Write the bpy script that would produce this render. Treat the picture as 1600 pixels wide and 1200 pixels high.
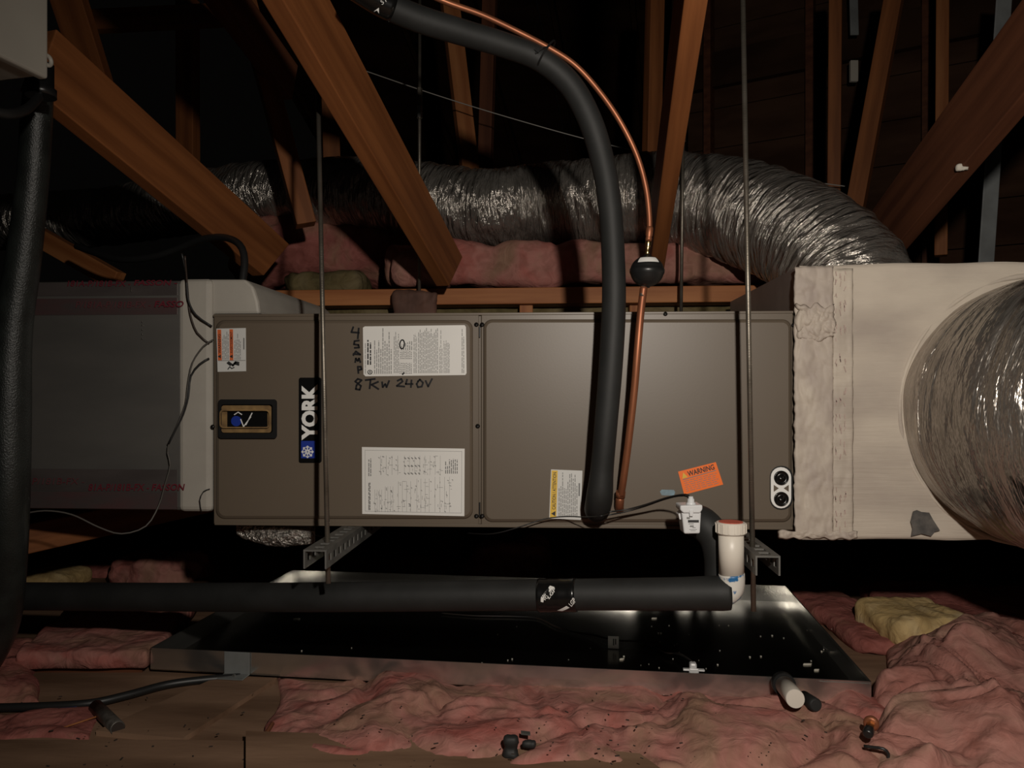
import bpy, math, random
from mathutils import Vector, Matrix, noise
random.seed(7)
S = bpy.context.scene
for o in list(bpy.data.objects): bpy.data.objects.remove(o)
COL = S.collection

# ------------------------------------------------------------------ camera, light, exposure
FPX = 1200.0                      # focal length in pixels of the 1600x1200 frame
HORIZON = 613.0
YAW = math.radians(3.63)
CAM = Vector((0.740, -1.594, 0.64))
FW = Vector((-math.sin(YAW), math.cos(YAW), 0)); RT = Vector((math.cos(YAW), math.sin(YAW), 0)); UP = Vector((0, 0, 1))
cd = bpy.data.cameras.new('camera'); cam = bpy.data.objects.new('camera', cd); COL.objects.link(cam)
cd.sensor_width = 36; cd.lens = 36 * FPX / 1600; cd.shift_y = (HORIZON - 600) / 1600
cd.clip_start = 0.02
cam.location = CAM; cam.rotation_euler = (math.pi / 2, 0, YAW)
S.camera = cam

w = bpy.data.worlds.new('attic_air'); S.world = w; w.use_nodes = True
w.node_tree.nodes['Background'].inputs[0].default_value = (1.0, 0.9, 0.8, 1)
w.node_tree.nodes['Background'].inputs[1].default_value = 0.0012

def LP(lat, d, z): return Vector((CAM.x, CAM.y, 0)) + RT * lat + FW * d + UP * z
ld = bpy.data.lights.new('work_lamp', 'SPOT'); lamp = bpy.data.objects.new('work_lamp', ld); COL.objects.link(lamp)
lamp.location = LP(0.20, -0.02, 0.64 + 0.34)
ld.energy = 72; ld.color = (1.0, 0.915, 0.815); ld.spot_size = math.radians(142); ld.spot_blend = 1.0; ld.shadow_soft_size = 0.022
_t = LP(0.52, 1.6, 0.44) - lamp.location
lamp.rotation_euler = _t.to_track_quat('-Z', 'Y').to_euler()

vs = S.view_settings
vs.view_transform = 'Standard'; vs.look = 'None'; vs.gamma = 1.0; vs.use_curve_mapping = False; vs.exposure = 0.0

# ------------------------------------------------------------------ measuring helpers: pixel -> point at a known depth or plane
def ray(px, py): return FW + RT * ((px - 800) / FPX) + UP * ((HORIZON - py) / FPX)
def D(px, py, d): return CAM + ray(px, py) * d
def Yp(px, py, y=0.0):
    r = ray(px, py); return CAM + r * ((y - CAM.y) / r.y)
def Zp(px, py, z=0.0):
    r = ray(px, py); return CAM + r * ((z - CAM.z) / r.z)

# ------------------------------------------------------------------ materials
MATS = {}
def nodes(name):
    m = bpy.data.materials.new(name); m.use_nodes = True
    nt = m.node_tree; b = nt.nodes['Principled BSDF']
    MATS[name] = m
    return m, nt, b
def mat(name, c1, c2=None, rough=0.6, metal=0.0, scale=(6, 6, 6), detail=6, bump=0.0, bscale=(40, 40, 40), bdist=0.004,
        contrast=(0.35, 0.65), spec=0.5, rvar=0.0, sheen=0.0, trans=0.0, coord='Object'):
    m, nt, b = nodes(name)
    L = nt.links.new
    b.inputs['Base Color'].default_value = (*c1, 1); b.inputs['Roughness'].default_value = rough
    b.inputs['Metallic'].default_value = metal; b.inputs['Specular IOR Level'].default_value = spec
    if sheen: b.inputs['Sheen Weight'].default_value = sheen
    if trans: b.inputs['Transmission Weight'].default_value = trans
    tc = nt.nodes.new('ShaderNodeTexCoord')
    if c2 is not None:
        mp = nt.nodes.new('ShaderNodeMapping'); mp.inputs['Scale'].default_value = scale
        n = nt.nodes.new('ShaderNodeTexNoise'); n.inputs['Detail'].default_value = detail; n.inputs['Scale'].default_value = 1
        r = nt.nodes.new('ShaderNodeValToRGB')
        r.color_ramp.elements[0].position = contrast[0]; r.color_ramp.elements[1].position = contrast[1]
        r.color_ramp.elements[0].color = (*c1, 1); r.color_ramp.elements[1].color = (*c2, 1)
        L(tc.outputs[coord], mp.inputs[0]); L(mp.outputs[0], n.inputs[0]); L(n.outputs[0], r.inputs[0]); L(r.outputs[0], b.inputs['Base Color'])
        if rvar:
            mr = nt.nodes.new('ShaderNodeMapRange'); mr.inputs['To Min'].default_value = rough - rvar; mr.inputs['To Max'].default_value = rough + rvar
            L(n.outputs[0], mr.inputs[0]); L(mr.outputs[0], b.inputs['Roughness'])
    if bump:
        mp2 = nt.nodes.new('ShaderNodeMapping'); mp2.inputs['Scale'].default_value = bscale
        n2 = nt.nodes.new('ShaderNodeTexNoise'); n2.inputs['Detail'].default_value = 5; n2.inputs['Scale'].default_value = 1
        bp = nt.nodes.new('ShaderNodeBump'); bp.inputs['Strength'].default_value = bump; bp.inputs['Distance'].default_value = bdist
        L(tc.outputs[coord], mp2.inputs[0]); L(mp2.outputs[0], n2.inputs[0]); L(n2.outputs[0], bp.inputs['Height']); L(bp.outputs[0], b.inputs['Normal'])
    return m

mat('wood_orange', (0.27, 0.096, 0.030), (0.165, 0.055, 0.017), rough=0.6, scale=(2.2, 38, 38), bump=0.25, bscale=(4, 90, 90), bdist=0.002, spec=0.3)
mat('wood_pale', (0.42, 0.17, 0.06), (0.28, 0.095, 0.03), rough=0.6, scale=(2.2, 34, 34), bump=0.2, bscale=(4, 80, 80), bdist=0.002, spec=0.3)
mat('wood_red', (0.155, 0.055, 0.025), (0.09, 0.03, 0.014), rough=0.65, scale=(2, 30, 30), bump=0.2, bscale=(4, 80, 80), bdist=0.002, spec=0.3)
mat('deck_ply', (0.27, 0.165, 0.105), (0.14, 0.08, 0.048), rough=0.85, scale=(2, 9, 4), bump=0.4, bscale=(14, 60, 30), bdist=0.003, spec=0.15)
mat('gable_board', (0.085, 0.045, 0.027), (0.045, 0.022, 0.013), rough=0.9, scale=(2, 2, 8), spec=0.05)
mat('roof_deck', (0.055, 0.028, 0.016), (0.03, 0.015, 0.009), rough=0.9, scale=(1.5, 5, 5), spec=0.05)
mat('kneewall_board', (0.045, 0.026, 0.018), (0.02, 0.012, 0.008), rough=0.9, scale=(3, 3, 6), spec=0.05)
mat('unit_paint', (0.128, 0.100, 0.073), (0.121, 0.095, 0.069), rough=0.42, scale=(3, 3, 3), bump=0.06, bscale=(260, 260, 260), bdist=0.0006, spec=0.45)
mat('screw_dark', (0.015, 0.014, 0.013), rough=0.4, metal=0.6)
mat('black_plastic', (0.012, 0.012, 0.012), rough=0.35)
mat('black_gloss', (0.006, 0.006, 0.006), rough=0.22)
mat('rubber_foam', (0.018, 0.0185, 0.018), (0.012, 0.0125, 0.012), rough=0.62, scale=(14, 14, 14), bump=0.12, bscale=(60, 60, 60), bdist=0.002, spec=0.4)
mat('white_print', (0.74, 0.73, 0.70), (0.70, 0.69, 0.66), rough=0.5, scale=(6, 6, 6))
mat('paper_grey', (0.60, 0.60, 0.58), rough=0.5)
mat('ink', (0.02, 0.02, 0.02), rough=0.6)
mat('ink_grey', (0.20, 0.20, 0.195), rough=0.6)
mat('ink_mid', (0.30, 0.30, 0.29), rough=0.6)
mat('ink_pale', (0.40, 0.40, 0.39), rough=0.6)
mat('marker', (0.008, 0.008, 0.010), rough=0.35)
mat('orange_paper', (0.92, 0.17, 0.012), rough=0.5)
mat('orange_band', (0.62, 0.13, 0.035), rough=0.5)
mat('yellow_print', (0.72, 0.46, 0.05), rough=0.5)
mat('blue_print', (0.012, 0.035, 0.28), rough=0.4)
mat('badge_white', (0.80, 0.80, 0.78), rough=0.4)
mat('amber_rim', (0.30, 0.19, 0.08), (0.16, 0.10, 0.05), rough=0.3, scale=(40, 40, 40))
mat('pale_blue_chalk', (0.22, 0.32, 0.38), (0.16, 0.20, 0.22), rough=0.8, scale=(60, 60, 60))
mat('mastic', (0.54, 0.475, 0.395), (0.39, 0.335, 0.285), rough=0.62, scale=(4, 4, 9), bump=0.5, bscale=(10, 10, 150), bdist=0.003, contrast=(0.38, 0.68), spec=0.35)
mat('mastic_tape', (0.52, 0.455, 0.38), (0.36, 0.30, 0.265), rough=0.6, scale=(26, 26, 14), bump=0.4, bscale=(30, 30, 45), bdist=0.004, contrast=(0.3, 0.75), spec=0.35)
mat('mastic_grey', (0.42, 0.395, 0.345), (0.35, 0.325, 0.285), rough=0.6, scale=(6, 6, 6), bump=0.15, bscale=(60, 60, 60), bdist=0.002)
mat('kraft_paper', (0.075, 0.035, 0.024), (0.14, 0.07, 0.05), rough=0.8, scale=(30, 30, 12))
mat('duct_side', (0.30, 0.25, 0.225), (0.24, 0.20, 0.18), rough=0.5, metal=0.25, scale=(8, 8, 8))
mat('torn_foil', (0.06, 0.058, 0.056), (0.12, 0.11, 0.10), rough=0.5, scale=(60, 60, 60))
mat('fsk_foil', (0.20, 0.19, 0.175), (0.155, 0.15, 0.14), rough=0.42, metal=0.55, scale=(3, 3, 9), bump=0.10, bscale=(420, 60, 420), bdist=0.001)
mat('fsk_tape', (0.135, 0.115, 0.11), (0.10, 0.085, 0.082), rough=0.36, metal=0.45, scale=(5, 5, 20), bump=0.06, bscale=(160, 60, 160), bdist=0.001)
mat('fsk_tape_red', (0.115, 0.062, 0.063), (0.09, 0.072, 0.07), rough=0.4, metal=0.35, scale=(12, 5, 30))
mat('red_print', (0.13, 0.012, 0.022), rough=0.5)
mat('red_faded', (0.12, 0.022, 0.03), (0.11, 0.045, 0.048), rough=0.5, scale=(40, 40, 40))
mat('foil', (0.56, 0.52, 0.47), (0.42, 0.385, 0.345), rough=0.2, metal=0.8, scale=(5, 9, 1), bump=1.0, bscale=(9, 70, 1), bdist=0.035, rvar=0.06, coord='UV')
mat('foil_smooth', (0.50, 0.45, 0.40), (0.34, 0.31, 0.275), rough=0.25, metal=0.84, scale=(3, 6, 1), bump=1.0, bscale=(7, 30, 1), bdist=0.05, rvar=0.08, coord='UV')
mat('pan_sheet', (0.34, 0.335, 0.30), (0.27, 0.265, 0.24), rough=0.21, metal=1.0, scale=(9, 9, 9), bump=0.04, bscale=(5, 5, 5), bdist=0.01, rvar=0.05)
mat('galvanised', (0.80, 0.79, 0.75), (0.70, 0.69, 0.66), rough=0.24, metal=0.96, scale=(14, 14, 14), bump=0.05, bscale=(6, 6, 6), bdist=0.01, rvar=0.06)
mat('bracket_steel', (0.26, 0.27, 0.265), (0.20, 0.21, 0.205), rough=0.5, metal=0.4, scale=(20, 20, 20))
mat('galv_strap', (0.21, 0.205, 0.19), (0.13, 0.13, 0.12), rough=0.55, metal=0.7, scale=(20, 20, 20))
mat('zinc_rod', (0.27, 0.24, 0.20), (0.17, 0.15, 0.12), rough=0.42, metal=0.8, scale=(20, 20, 20), bump=0.35, bscale=(1, 1, 520), bdist=0.002)
mat('steel_bit', (0.62, 0.60, 0.57), rough=0.3, metal=1.0)
mat('grey_strap', (0.33, 0.35, 0.35), (0.24, 0.25, 0.25), rough=0.6, scale=(9, 9, 9))
mat('copper', (0.38, 0.145, 0.07), (0.25, 0.088, 0.042), rough=0.46, metal=0.6, scale=(12, 12, 8), rvar=0.08)
mat('brass', (0.75, 0.55, 0.26), rough=0.25, metal=1.0)
mat('pvc', (0.72, 0.67, 0.59), (0.66, 0.61, 0.53), rough=0.4, scale=(9, 9, 9))
mat('pvc_blue', (0.015, 0.12, 0.30), (0.64, 0.62, 0.57), rough=0.4, scale=(30, 30, 30), contrast=(0.40, 0.44))
mat('pvc_red', (0.60, 0.10, 0.06), (0.50, 0.10, 0.06), rough=0.5, scale=(30, 30, 30))
mat('switch_white', (0.66, 0.67, 0.68), rough=0.35)
mat('box_white', (0.36, 0.34, 0.295), (0.32, 0.30, 0.26), rough=0.55, scale=(6, 6, 6))
mat('clear_plastic', (0.80, 0.80, 0.80), rough=0.15, trans=0.35)
mat('tag_white', (0.55, 0.54, 0.52), rough=0.6)
mat('black_cable', (0.014, 0.014, 0.014), rough=0.45)
mat('grey_cable', (0.075, 0.068, 0.06), rough=0.5)
mat('steel_cable', (0.36, 0.34, 0.31), rough=0.5)
mat('brown_wire', (0.035, 0.022, 0.016), rough=0.45)
mat('sleeve', (0.022, 0.026, 0.024), (0.012, 0.014, 0.013), rough=0.36, scale=(20, 20, 20), bump=0.5, bscale=(420, 420, 300), bdist=0.002, spec=0.5)
mat('old_pipe', (0.16, 0.145, 0.13), (0.07, 0.06, 0.05), rough=0.45, metal=0.6, scale=(60, 60, 60))
mat('blue_tape', (0.02, 0.03, 0.10), rough=0.6)
mat('chip_white', (0.62, 0.58, 0.50), rough=0.8)
mat('chip_dark', (0.03, 0.02, 0.015), rough=0.9)
mat('drywall_back', (0.30, 0.25, 0.20), (0.22, 0.17, 0.13), rough=0.9, scale=(5, 5, 5))

def fluff_mat(name, c1, c2, c3):
    m, nt, b = nodes(name); L = nt.links.new
    tc = nt.nodes.new('ShaderNodeTexCoord')
    n1 = nt.nodes.new('ShaderNodeTexNoise'); n1.inputs['Scale'].default_value = 7; n1.inputs['Detail'].default_value = 7; n1.inputs['Distortion'].default_value = 0.8
    r1 = nt.nodes.new('ShaderNodeValToRGB'); e = r1.color_ramp.elements
    e[0].position = 0.32; e[0].color = (*c1, 1); e[1].position = 0.68; e[1].color = (*c3, 1)
    k = e.new(0.5); k.color = (*c2, 1)
    L(tc.outputs['Object'], n1.inputs[0]); L(n1.outputs[0], r1.inputs[0])
    n2 = nt.nodes.new('ShaderNodeTexNoise'); n2.inputs['Scale'].default_value = 26; n2.inputs['Detail'].default_value = 10; n2.inputs['Distortion'].default_value = 1.0
    mx = nt.nodes.new('ShaderNodeMix'); mx.data_type = 'RGBA'; mx.blend_type = 'MULTIPLY'; mx.inputs[0].default_value = 0.5
    r2 = nt.nodes.new('ShaderNodeValToRGB'); r2.color_ramp.elements[0].position = 0.3; r2.color_ramp.elements[1].position = 0.62
    r2.color_ramp.elements[0].color = (0.45, 0.38, 0.34, 1); r2.color_ramp.elements[1].color = (1, 1, 1, 1)
    L(tc.outputs['Object'], n2.inputs[0]); L(n2.outputs[0], r2.inputs[0]); L(r1.outputs[0], mx.inputs[6]); L(r2.outputs[0], mx.inputs[7]); L(mx.outputs[2], b.inputs['Base Color'])
    bp = nt.nodes.new('ShaderNodeBump'); bp.inputs['Strength'].default_value = 0.65; bp.inputs['Distance'].default_value = 0.010
    L(n2.outputs[0], bp.inputs['Height']); L(bp.outputs[0], b.inputs['Normal'])
    b.inputs['Roughness'].default_value = 0.95; b.inputs['Specular IOR Level'].default_value = 0.1
    return m
fluff_mat('pink_wool', (0.38, 0.115, 0.095), (0.41, 0.185, 0.155), (0.31, 0.18, 0.125))
fluff_mat('pink_wool_pale', (0.37, 0.155, 0.125), (0.41, 0.20, 0.165), (0.36, 0.215, 0.16))
fluff_mat('pink_wool_dirty_shaded', (0.26, 0.085, 0.07), (0.36, 0.13, 0.11), (0.34, 0.17, 0.12))  # darker, dirtier pink; its tone also paints the shadow over the back-left batt
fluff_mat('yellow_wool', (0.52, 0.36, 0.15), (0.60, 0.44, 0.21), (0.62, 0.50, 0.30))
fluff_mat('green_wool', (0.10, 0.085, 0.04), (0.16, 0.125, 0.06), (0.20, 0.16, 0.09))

# ------------------------------------------------------------------ object helpers
WLOC = {}
def tag(o, label=None, cat=None, group=None, kind=None):
    if label: o['label'] = label
    if cat: o['category'] = cat
    if group: o['group'] = group
    if kind: o['kind'] = kind
    return o
def thing(name, loc, label, cat, group=None):
    o = bpy.data.objects.new(name, None); COL.objects.link(o); o.location = loc; o.empty_display_size = 0.05
    WLOC[o] = Vector(loc); tag(o, label, cat, group); return o
def link(name, me, m, parent=None, loc=Vector((0, 0, 0))):
    o = bpy.data.objects.new(name, me); COL.objects.link(o)
    if m is not None and not me.materials: me.materials.append(MATS[m])
    if parent is not None:
        o.parent = parent; o.location = loc - WLOC[parent]
    else: o.location = loc
    WLOC[o] = Vector(loc)
    return o
class MB:
    def __init__(s): s.v = []; s.f = []
    def add(s, vs_, fs):
        k = len(s.v); s.v += [Vector(p) for p in vs_]; s.f += [tuple(i + k for i in f) for f in fs]; return s
    def box(s, a, b):
        x0, y0, z0 = a; x1, y1, z1 = b
        return s.add([(x0, y0, z0), (x1, y0, z0), (x1, y1, z0), (x0, y1, z0), (x0, y0, z1), (x1, y0, z1), (x1, y1, z1), (x0, y1, z1)],
                     [(0, 3, 2, 1), (4, 5, 6, 7), (0, 1, 5, 4), (1, 2, 6, 5), (2, 3, 7, 6), (3, 0, 4, 7)])
    def obox(s, o, a, b, c):                       # corner + three edge vectors
        o = Vector(o); a = Vector(a); b = Vector(b); c = Vector(c)
        fs = [(0, 3, 2, 1), (4, 5, 6, 7), (0, 1, 5, 4), (1, 2, 6, 5), (2, 3, 7, 6), (3, 0, 4, 7)]
        if a.cross(b).dot(c) < 0: fs = [f[::-1] for f in fs]
        return s.add([o, o + a, o + a + b, o + b, o + c, o + a + c, o + a + b + c, o + b + c], fs)
    def prism(s, pts, ext):                        # polygon + extrusion vector
        n = len(pts); ext = Vector(ext); pts = [Vector(p) for p in pts]
        s.add(pts + [p + ext for p in pts], [tuple(range(n)), tuple(range(2 * n - 1, n - 1, -1))] + [(i, i + n, (i + 1) % n + n, (i + 1) % n) for i in range(n)])
        return s
    def tube(s, path, rad, n=16, cap=True, rfn=None, closed=False):
        path = [Vector(p) for p in path]; m = len(path)
        T = [(path[min(i + 1, m - 1)] - path[max(i - 1, 0)]).normalized() for i in range(m)]
        ref = Vector((0, 0, 1)) if abs(T[0].z) < 0.9 else Vector((1, 0, 0))
        N = (ref - T[0] * ref.dot(T[0])).normalized(); vs_ = []; acc = 0
        for i in range(m):
            if i: N = (N - T[i] * N.dot(T[i])).normalized(); acc += (path[i] - path[i - 1]).length
            B = T[i].cross(N); r = rad[i] if isinstance(rad, (list, tuple)) else rad
            for k in range(n):
                a = 2 * math.pi * k / n
                rr = rfn(acc, a, r) if rfn else r
                vs_.append(path[i] + (N * math.cos(a) + B * math.sin(a)) * rr)
        fs = [(i * n + k, i * n + (k + 1) % n, (i + 1) * n + (k + 1) % n, (i + 1) * n + k) for i in range(m - 1) for k in range(n)]
        if cap: fs += [tuple(range(n - 1, -1, -1)), tuple((m - 1) * n + k for k in range(n))]
        return s.add(vs_, fs)
    def lathe(s, o, axis, prof, n=24):             # profile (radius, distance along axis)
        o = Vector(o); axis = Vector(axis).normalized()
        return s.tube_prof(o, axis, prof, n)
    def tube_prof(s, o, axis, prof, n):
        ref = Vector((0, 0, 1)) if abs(axis.z) < 0.9 else Vector((1, 0, 0))
        N = (ref - axis * ref.dot(axis)).normalized(); B = axis.cross(N); vs_ = []
        for r, h in prof:
            for k in range(n):
                a = 2 * math.pi * k / n; vs_.append(o + axis * h + (N * math.cos(a) + B * math.sin(a)) * r)
        m = len(prof)
        fs = [(i * n + k, i * n + (k + 1) % n, (i + 1) * n + (k + 1) % n, (i + 1) * n + k) for i in range(m - 1) for k in range(n)]
        fs += [tuple(range(n - 1, -1, -1)), tuple((m - 1) * n + k for k in range(n))]
        return s.add(vs_, fs)
    def build(s, name, m, parent=None, smooth=False, bevel=0, seg=2, origin=None):
        base = WLOC[parent] if parent is not None else (Vector(origin) if origin is not None else Vector((0, 0, 0)))
        if parent is None and origin is None and s.v:
            base = Vector((sum(p.x for p in s.v) / len(s.v), sum(p.y for p in s.v) / len(s.v), min(p.z for p in s.v)))
        me = bpy.data.meshes.new(name); me.from_pydata([tuple(p - base) for p in s.v], [], s.f); me.update()
        if smooth:
            me.polygons.foreach_set('use_smooth', [len(f) <= 4 for f in s.f])
        o = link(name, me, m, parent, base)
        if bevel:
            b = o.modifiers.new('edge', 'BEVEL'); b.width = bevel; b.segments = seg; b.limit_method = 'ANGLE'
        return o
def curve(ctrl, step=0.012, closed=False):         # Catmull-Rom through control points (points may carry a 4th value, a radius)
    P = [tuple(c) for c in ctrl]; out = []
    for i in range(len(P) - 1):
        p0 = P[max(i - 1, 0)]; p1 = P[i]; p2 = P[i + 1]; p3 = P[min(i + 2, len(P) - 1)]
        n = max(2, int((Vector(p2[:3]) - Vector(p1[:3])).length / step))
        for k in range(n):
            t = k / n
            out.append(tuple(0.5 * (2 * b + (c - a) * t + (2 * a - 5 * b + 4 * c - d) * t * t + (3 * b - a - 3 * c + d) * t ** 3) for a, b, c, d in zip(p0, p1, p2, p3)))
    out.append(P[-1]); return out
def pipe(name, ctrl, r, m, parent=None, n=14, step=0.012):
    c = curve(ctrl, step)
    return MB().tube([p[:3] for p in c], [p[3] for p in c] if len(c[0]) > 3 else r, n).build(name, m, parent, smooth=True)
def rrect(x0, y0, x1, y1, r, n=5):
    out = []
    for cx, cy, a0 in ((x1 - r, y0 + r, -90), (x1 - r, y1 - r, 0), (x0 + r, y1 - r, 90), (x0 + r, y0 + r, 180)):
        for k in range(n + 1):
            a = math.radians(a0 + 90 * k / n); out.append((cx + r * math.cos(a), cy + r * math.sin(a)))
    return out                                       # clockwise on screen (y down)
def plate(name, pts, y, th, m, parent, bevel=0):     # flat piece on the unit's front face: pixel outline, front at y
    return MB().prism([Yp(a, b, y) for a, b in pts], (0, th, 0)).build(name, m, parent, bevel=bevel)
def glyphs(s, bold=0.0, shear=0.0):
    cu = bpy.data.curves.new('t', 'FONT'); cu.body = s; cu.offset = bold; cu.shear = shear; cu.resolution_u = 3
    o = bpy.data.objects.new('t', cu); COL.objects.link(o)
    dg = bpy.context.evaluated_depsgraph_get(); me = bpy.data.meshes.new_from_object(o.evaluated_get(dg))
    v = [(p.co.x, p.co.y) for p in me.vertices]; f = [tuple(p.vertices) for p in me.polygons]
    bpy.data.objects.remove(o); bpy.data.curves.remove(cu); bpy.data.meshes.remove(me)
    x0 = min(p[0] for p in v); x1 = max(p[0] for p in v); y0 = min(p[1] for p in v); y1 = max(p[1] for p in v)
    return [((a - x0) / (x1 - x0), (b - y0) / (y1 - y0)) for a, b in v], f
def lettering(name, s, p0, p1, p2, m, parent, bold=0.0, shear=0.0):
    v, f = glyphs(s, bold, shear); U = Vector(p1) - Vector(p0); V = Vector(p2) - Vector(p0); mb = MB()
    return mb.add([Vector(p0) + U * a + V * b for a, b in v], f).build(name, m, parent)
def fine_print(name, x0, y0, x1, y1, n, m, parent, y, vert=True, fill=0.55, minlen=0.5, seed=1, word=(3, 9)):
    rnd = random.Random(seed); mb = MB()
    for i in range(n):
        if vert:
            a = x0 + (x1 - x0) * (i + 0.2) / n; b = a + (x1 - x0) / n * fill
            ln = (y1 - y0) * rnd.uniform(minlen, 1); p = y1
            while p > y1 - ln:
                q = max(p - rnd.uniform(*word), y1 - ln); mb.add([Yp(a, p, y), Yp(b, p, y), Yp(b, q, y), Yp(a, q, y)], [(0, 1, 2, 3)]); p = q - rnd.uniform(0.7, 1.8)
        else:
            a = y0 + (y1 - y0) * (i + 0.2) / n; b = a + (y1 - y0) / n * fill
            ln = (x1 - x0) * rnd.uniform(minlen, 1); p = x0
            while p < x0 + ln:
                q = min(p + rnd.uniform(*word), x0 + ln); mb.add([Yp(p, b, y), Yp(q, b, y), Yp(q, a, y), Yp(p, a, y)], [(0, 1, 2, 3)]); p = q + rnd.uniform(0.7, 1.8)
    return mb.build(name, m, parent)
def ribbon(mb, pts, wpx, y):                          # marker stroke on the front face
    for i in range(len(pts) - 1):
        (a, b), (c, d) = pts[i], pts[i + 1]; L = math.hypot(c - a, d - b) or 1; ux = (c - a) / L; uy = (d - b) / L; h = wpx / 2
        a -= ux * h * .6; b -= uy * h * .6; c += ux * h * .6; d += uy * h * .6
        mb.add([Yp(a - uy * h, b + ux * h, y), Yp(c - uy * h, d + ux * h, y), Yp(c + uy * h, d - ux * h, y), Yp(a + uy * h, b - ux * h, y)], [(0, 1, 2, 3)])
def beam(name, p0, p1, wdt, th, m, label, up=None, group=None, parent=None, cat='beam', cut=0.0):
    p0 = Vector(p0); p1 = Vector(p1); X = (p1 - p0); L = X.length; X.normalize()
    up = Vector(up) if up is not None else UP
    Z = (up - X * up.dot(X)).normalized(); Yv = Z.cross(X)
    mb = MB(); mb.box((0, -th / 2, -wdt / 2), (L, th / 2, wdt / 2))
    if cut:
        for i in (1, 2, 5, 6): mb.v[i].x += cut * mb.v[i].z
    me = bpy.data.meshes.new(name); me.from_pydata([tuple(p) for p in mb.v], [], mb.f); me.update()
    o = link(name, me, m); M = Matrix((X, Yv, Z)).transposed().to_4x4(); M.translation = p0; o.matrix_world = M
    b = o.modifiers.new('edge', 'BEVEL'); b.width = 0.0025; b.segments = 2
    WLOC[o] = p0.copy()
    if label: tag(o, label, cat, group)
    return o
def billow(p, sc, seed=0.0):
    q = Vector((p[0] * sc + seed, p[1] * sc - seed * 1.7, p[2] * sc + seed * 0.6))
    q = q + Vector((noise.noise(q * 0.7), noise.noise(q * 0.7 + Vector((7, 1, 3))), 0)) * 0.9
    return abs(noise.noise(q * 0.55)) * 1.15 + abs(noise.noise(q * 1.25)) * 0.45 + abs(noise.noise(q * 2.7)) * 0.22 + noise.noise(q * 5.5) * 0.06 + noise.noise(q * 12) * 0.025
def wool(name, c, half, m, label, rot=0.0, r=0.04, amp=0.03, sc=9.0, res=0.012, seed=0.0, cat='insulation', group=None, tilt=None, parent=None, sag=None):
    hx, hy, hz = half; r = min(r, hx, hy, hz) * 0.999; idx = {}; V = []; F = []
    R = Matrix.Rotation(rot, 3, 'Z')
    if tilt: R = R @ Matrix.Rotation(tilt[0], 3, 'X') @ Matrix.Rotation(tilt[1], 3, 'Y')
    def put(p):
        k = tuple(round(t, 5) for t in p)
        if k in idx: return idx[k]
        q = Vector((max(-hx + r, min(hx - r, p[0])), max(-hy + r, min(hy - r, p[1])), max(-hz + r, min(hz - r, p[2]))))
        n = Vector(p) - q; n = n.normalized() if n.length > 1e-9 else Vector((0, 0, 1))
        w_ = R @ (q + n * r)
        if sag: w_.z += sag(p[0] / hx, p[1] / hy)
        n = R @ n; wp = w_ + Vector(c)
        wp += n * amp * (billow(wp, sc, seed) - 0.35) + Vector((noise.noise(wp * 6 + Vector((seed, 3, 1))), noise.noise(wp * 6 + Vector((5, seed, 1))), 0)) * amp * 0.5
        V.append(wp); idx[k] = len(V) - 1; return idx[k]
    def face(o, a, b, la, lb):
        na = max(3, int(la / res)); nb = max(3, int(lb / res))
        for i in range(na):
            for j in range(nb):
                F.append(tuple(put(o + a * (s / na) + b * (t / nb)) for s, t in ((i, j), (i + 1, j), (i + 1, j + 1), (i, j + 1))))
    ex = Vector((2 * hx, 0, 0)); ey = Vector((0, 2 * hy, 0)); ez = Vector((0, 0, 2 * hz)); o = Vector((-hx, -hy, -hz))
    face(o, ex, ez, 2 * hx, 2 * hz); face(o + ey, ez, ex, 2 * hz, 2 * hx); face(o + ez, ex, ey, 2 * hx, 2 * hy)
    face(o, ey, ex, 2 * hy, 2 * hx); face(o, ez, ey, 2 * hz, 2 * hy); face(o + ex, ey, ez, 2 * hy, 2 * hz)
    mb = MB(); mb.v = V; mb.f = F
    ob = mb.build(name, m, parent, smooth=True)
    if label: tag(ob, label, cat, group)
    return ob
def heap(name, corners, hfun, m, label, nu=90, nv=60, z0=0.0, amp=0.05, sc=8.0, seed=0.0, cat='insulation', edge=0.12, group=None):
    A, B, C_, Dd = [Vector(p) for p in corners]; V = []; F = []
    for j in range(nv + 1):
        for i in range(nu + 1):
            u = i / nu; v = j / nv
            p = (A * (1 - u) + B * u) * (1 - v) + (Dd * (1 - u) + C_ * u) * v
            e = min(min(u, 1 - u) / edge, min(v, 1 - v) / edge, 1.0); e = math.sqrt(max(0, 1 - (1 - e) ** 2))
            p += Vector((noise.noise(p * 7 + Vector((seed, 0, 0))), noise.noise(p * 7 + Vector((0, seed, 9))), 0)) * 0.025
            p.z = z0 + e * (hfun(u, v) + amp * (billow((p.x, p.y, 0), sc, seed) - 0.25)) - (0.02 if e == 0 else 0)
            V.append(p)
    for j in range(nv):
        for i in range(nu):
            k = j * (nu + 1) + i; F.append((k, k + 1, k + nu + 2, k + nu + 1))
    ring = [i for i in range(nu + 1)] + [(j + 1) * (nu + 1) + nu for j in range(nv)] + [nv * (nu + 1) + i for i in range(nu - 1, -1, -1)] + [j * (nu + 1) for j in range(nv - 1, 0, -1)]
    F.append(tuple(reversed(ring)))
    mb = MB(); mb.v = V; mb.f = F
    return tag(mb.build(name, m, None, smooth=True), label, cat, group)
def bump2(u, v, cu, cv, s, t=None):
    t = t or s; return math.exp(-((u - cu) / s) ** 2 - ((v - cv) / t) ** 2)

# truss layout: the roof trusses run away from the camera, turned a little to the right
TH = (RT * 0.237 + FW * 0.9715)                         # horizontal direction of a truss
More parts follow.
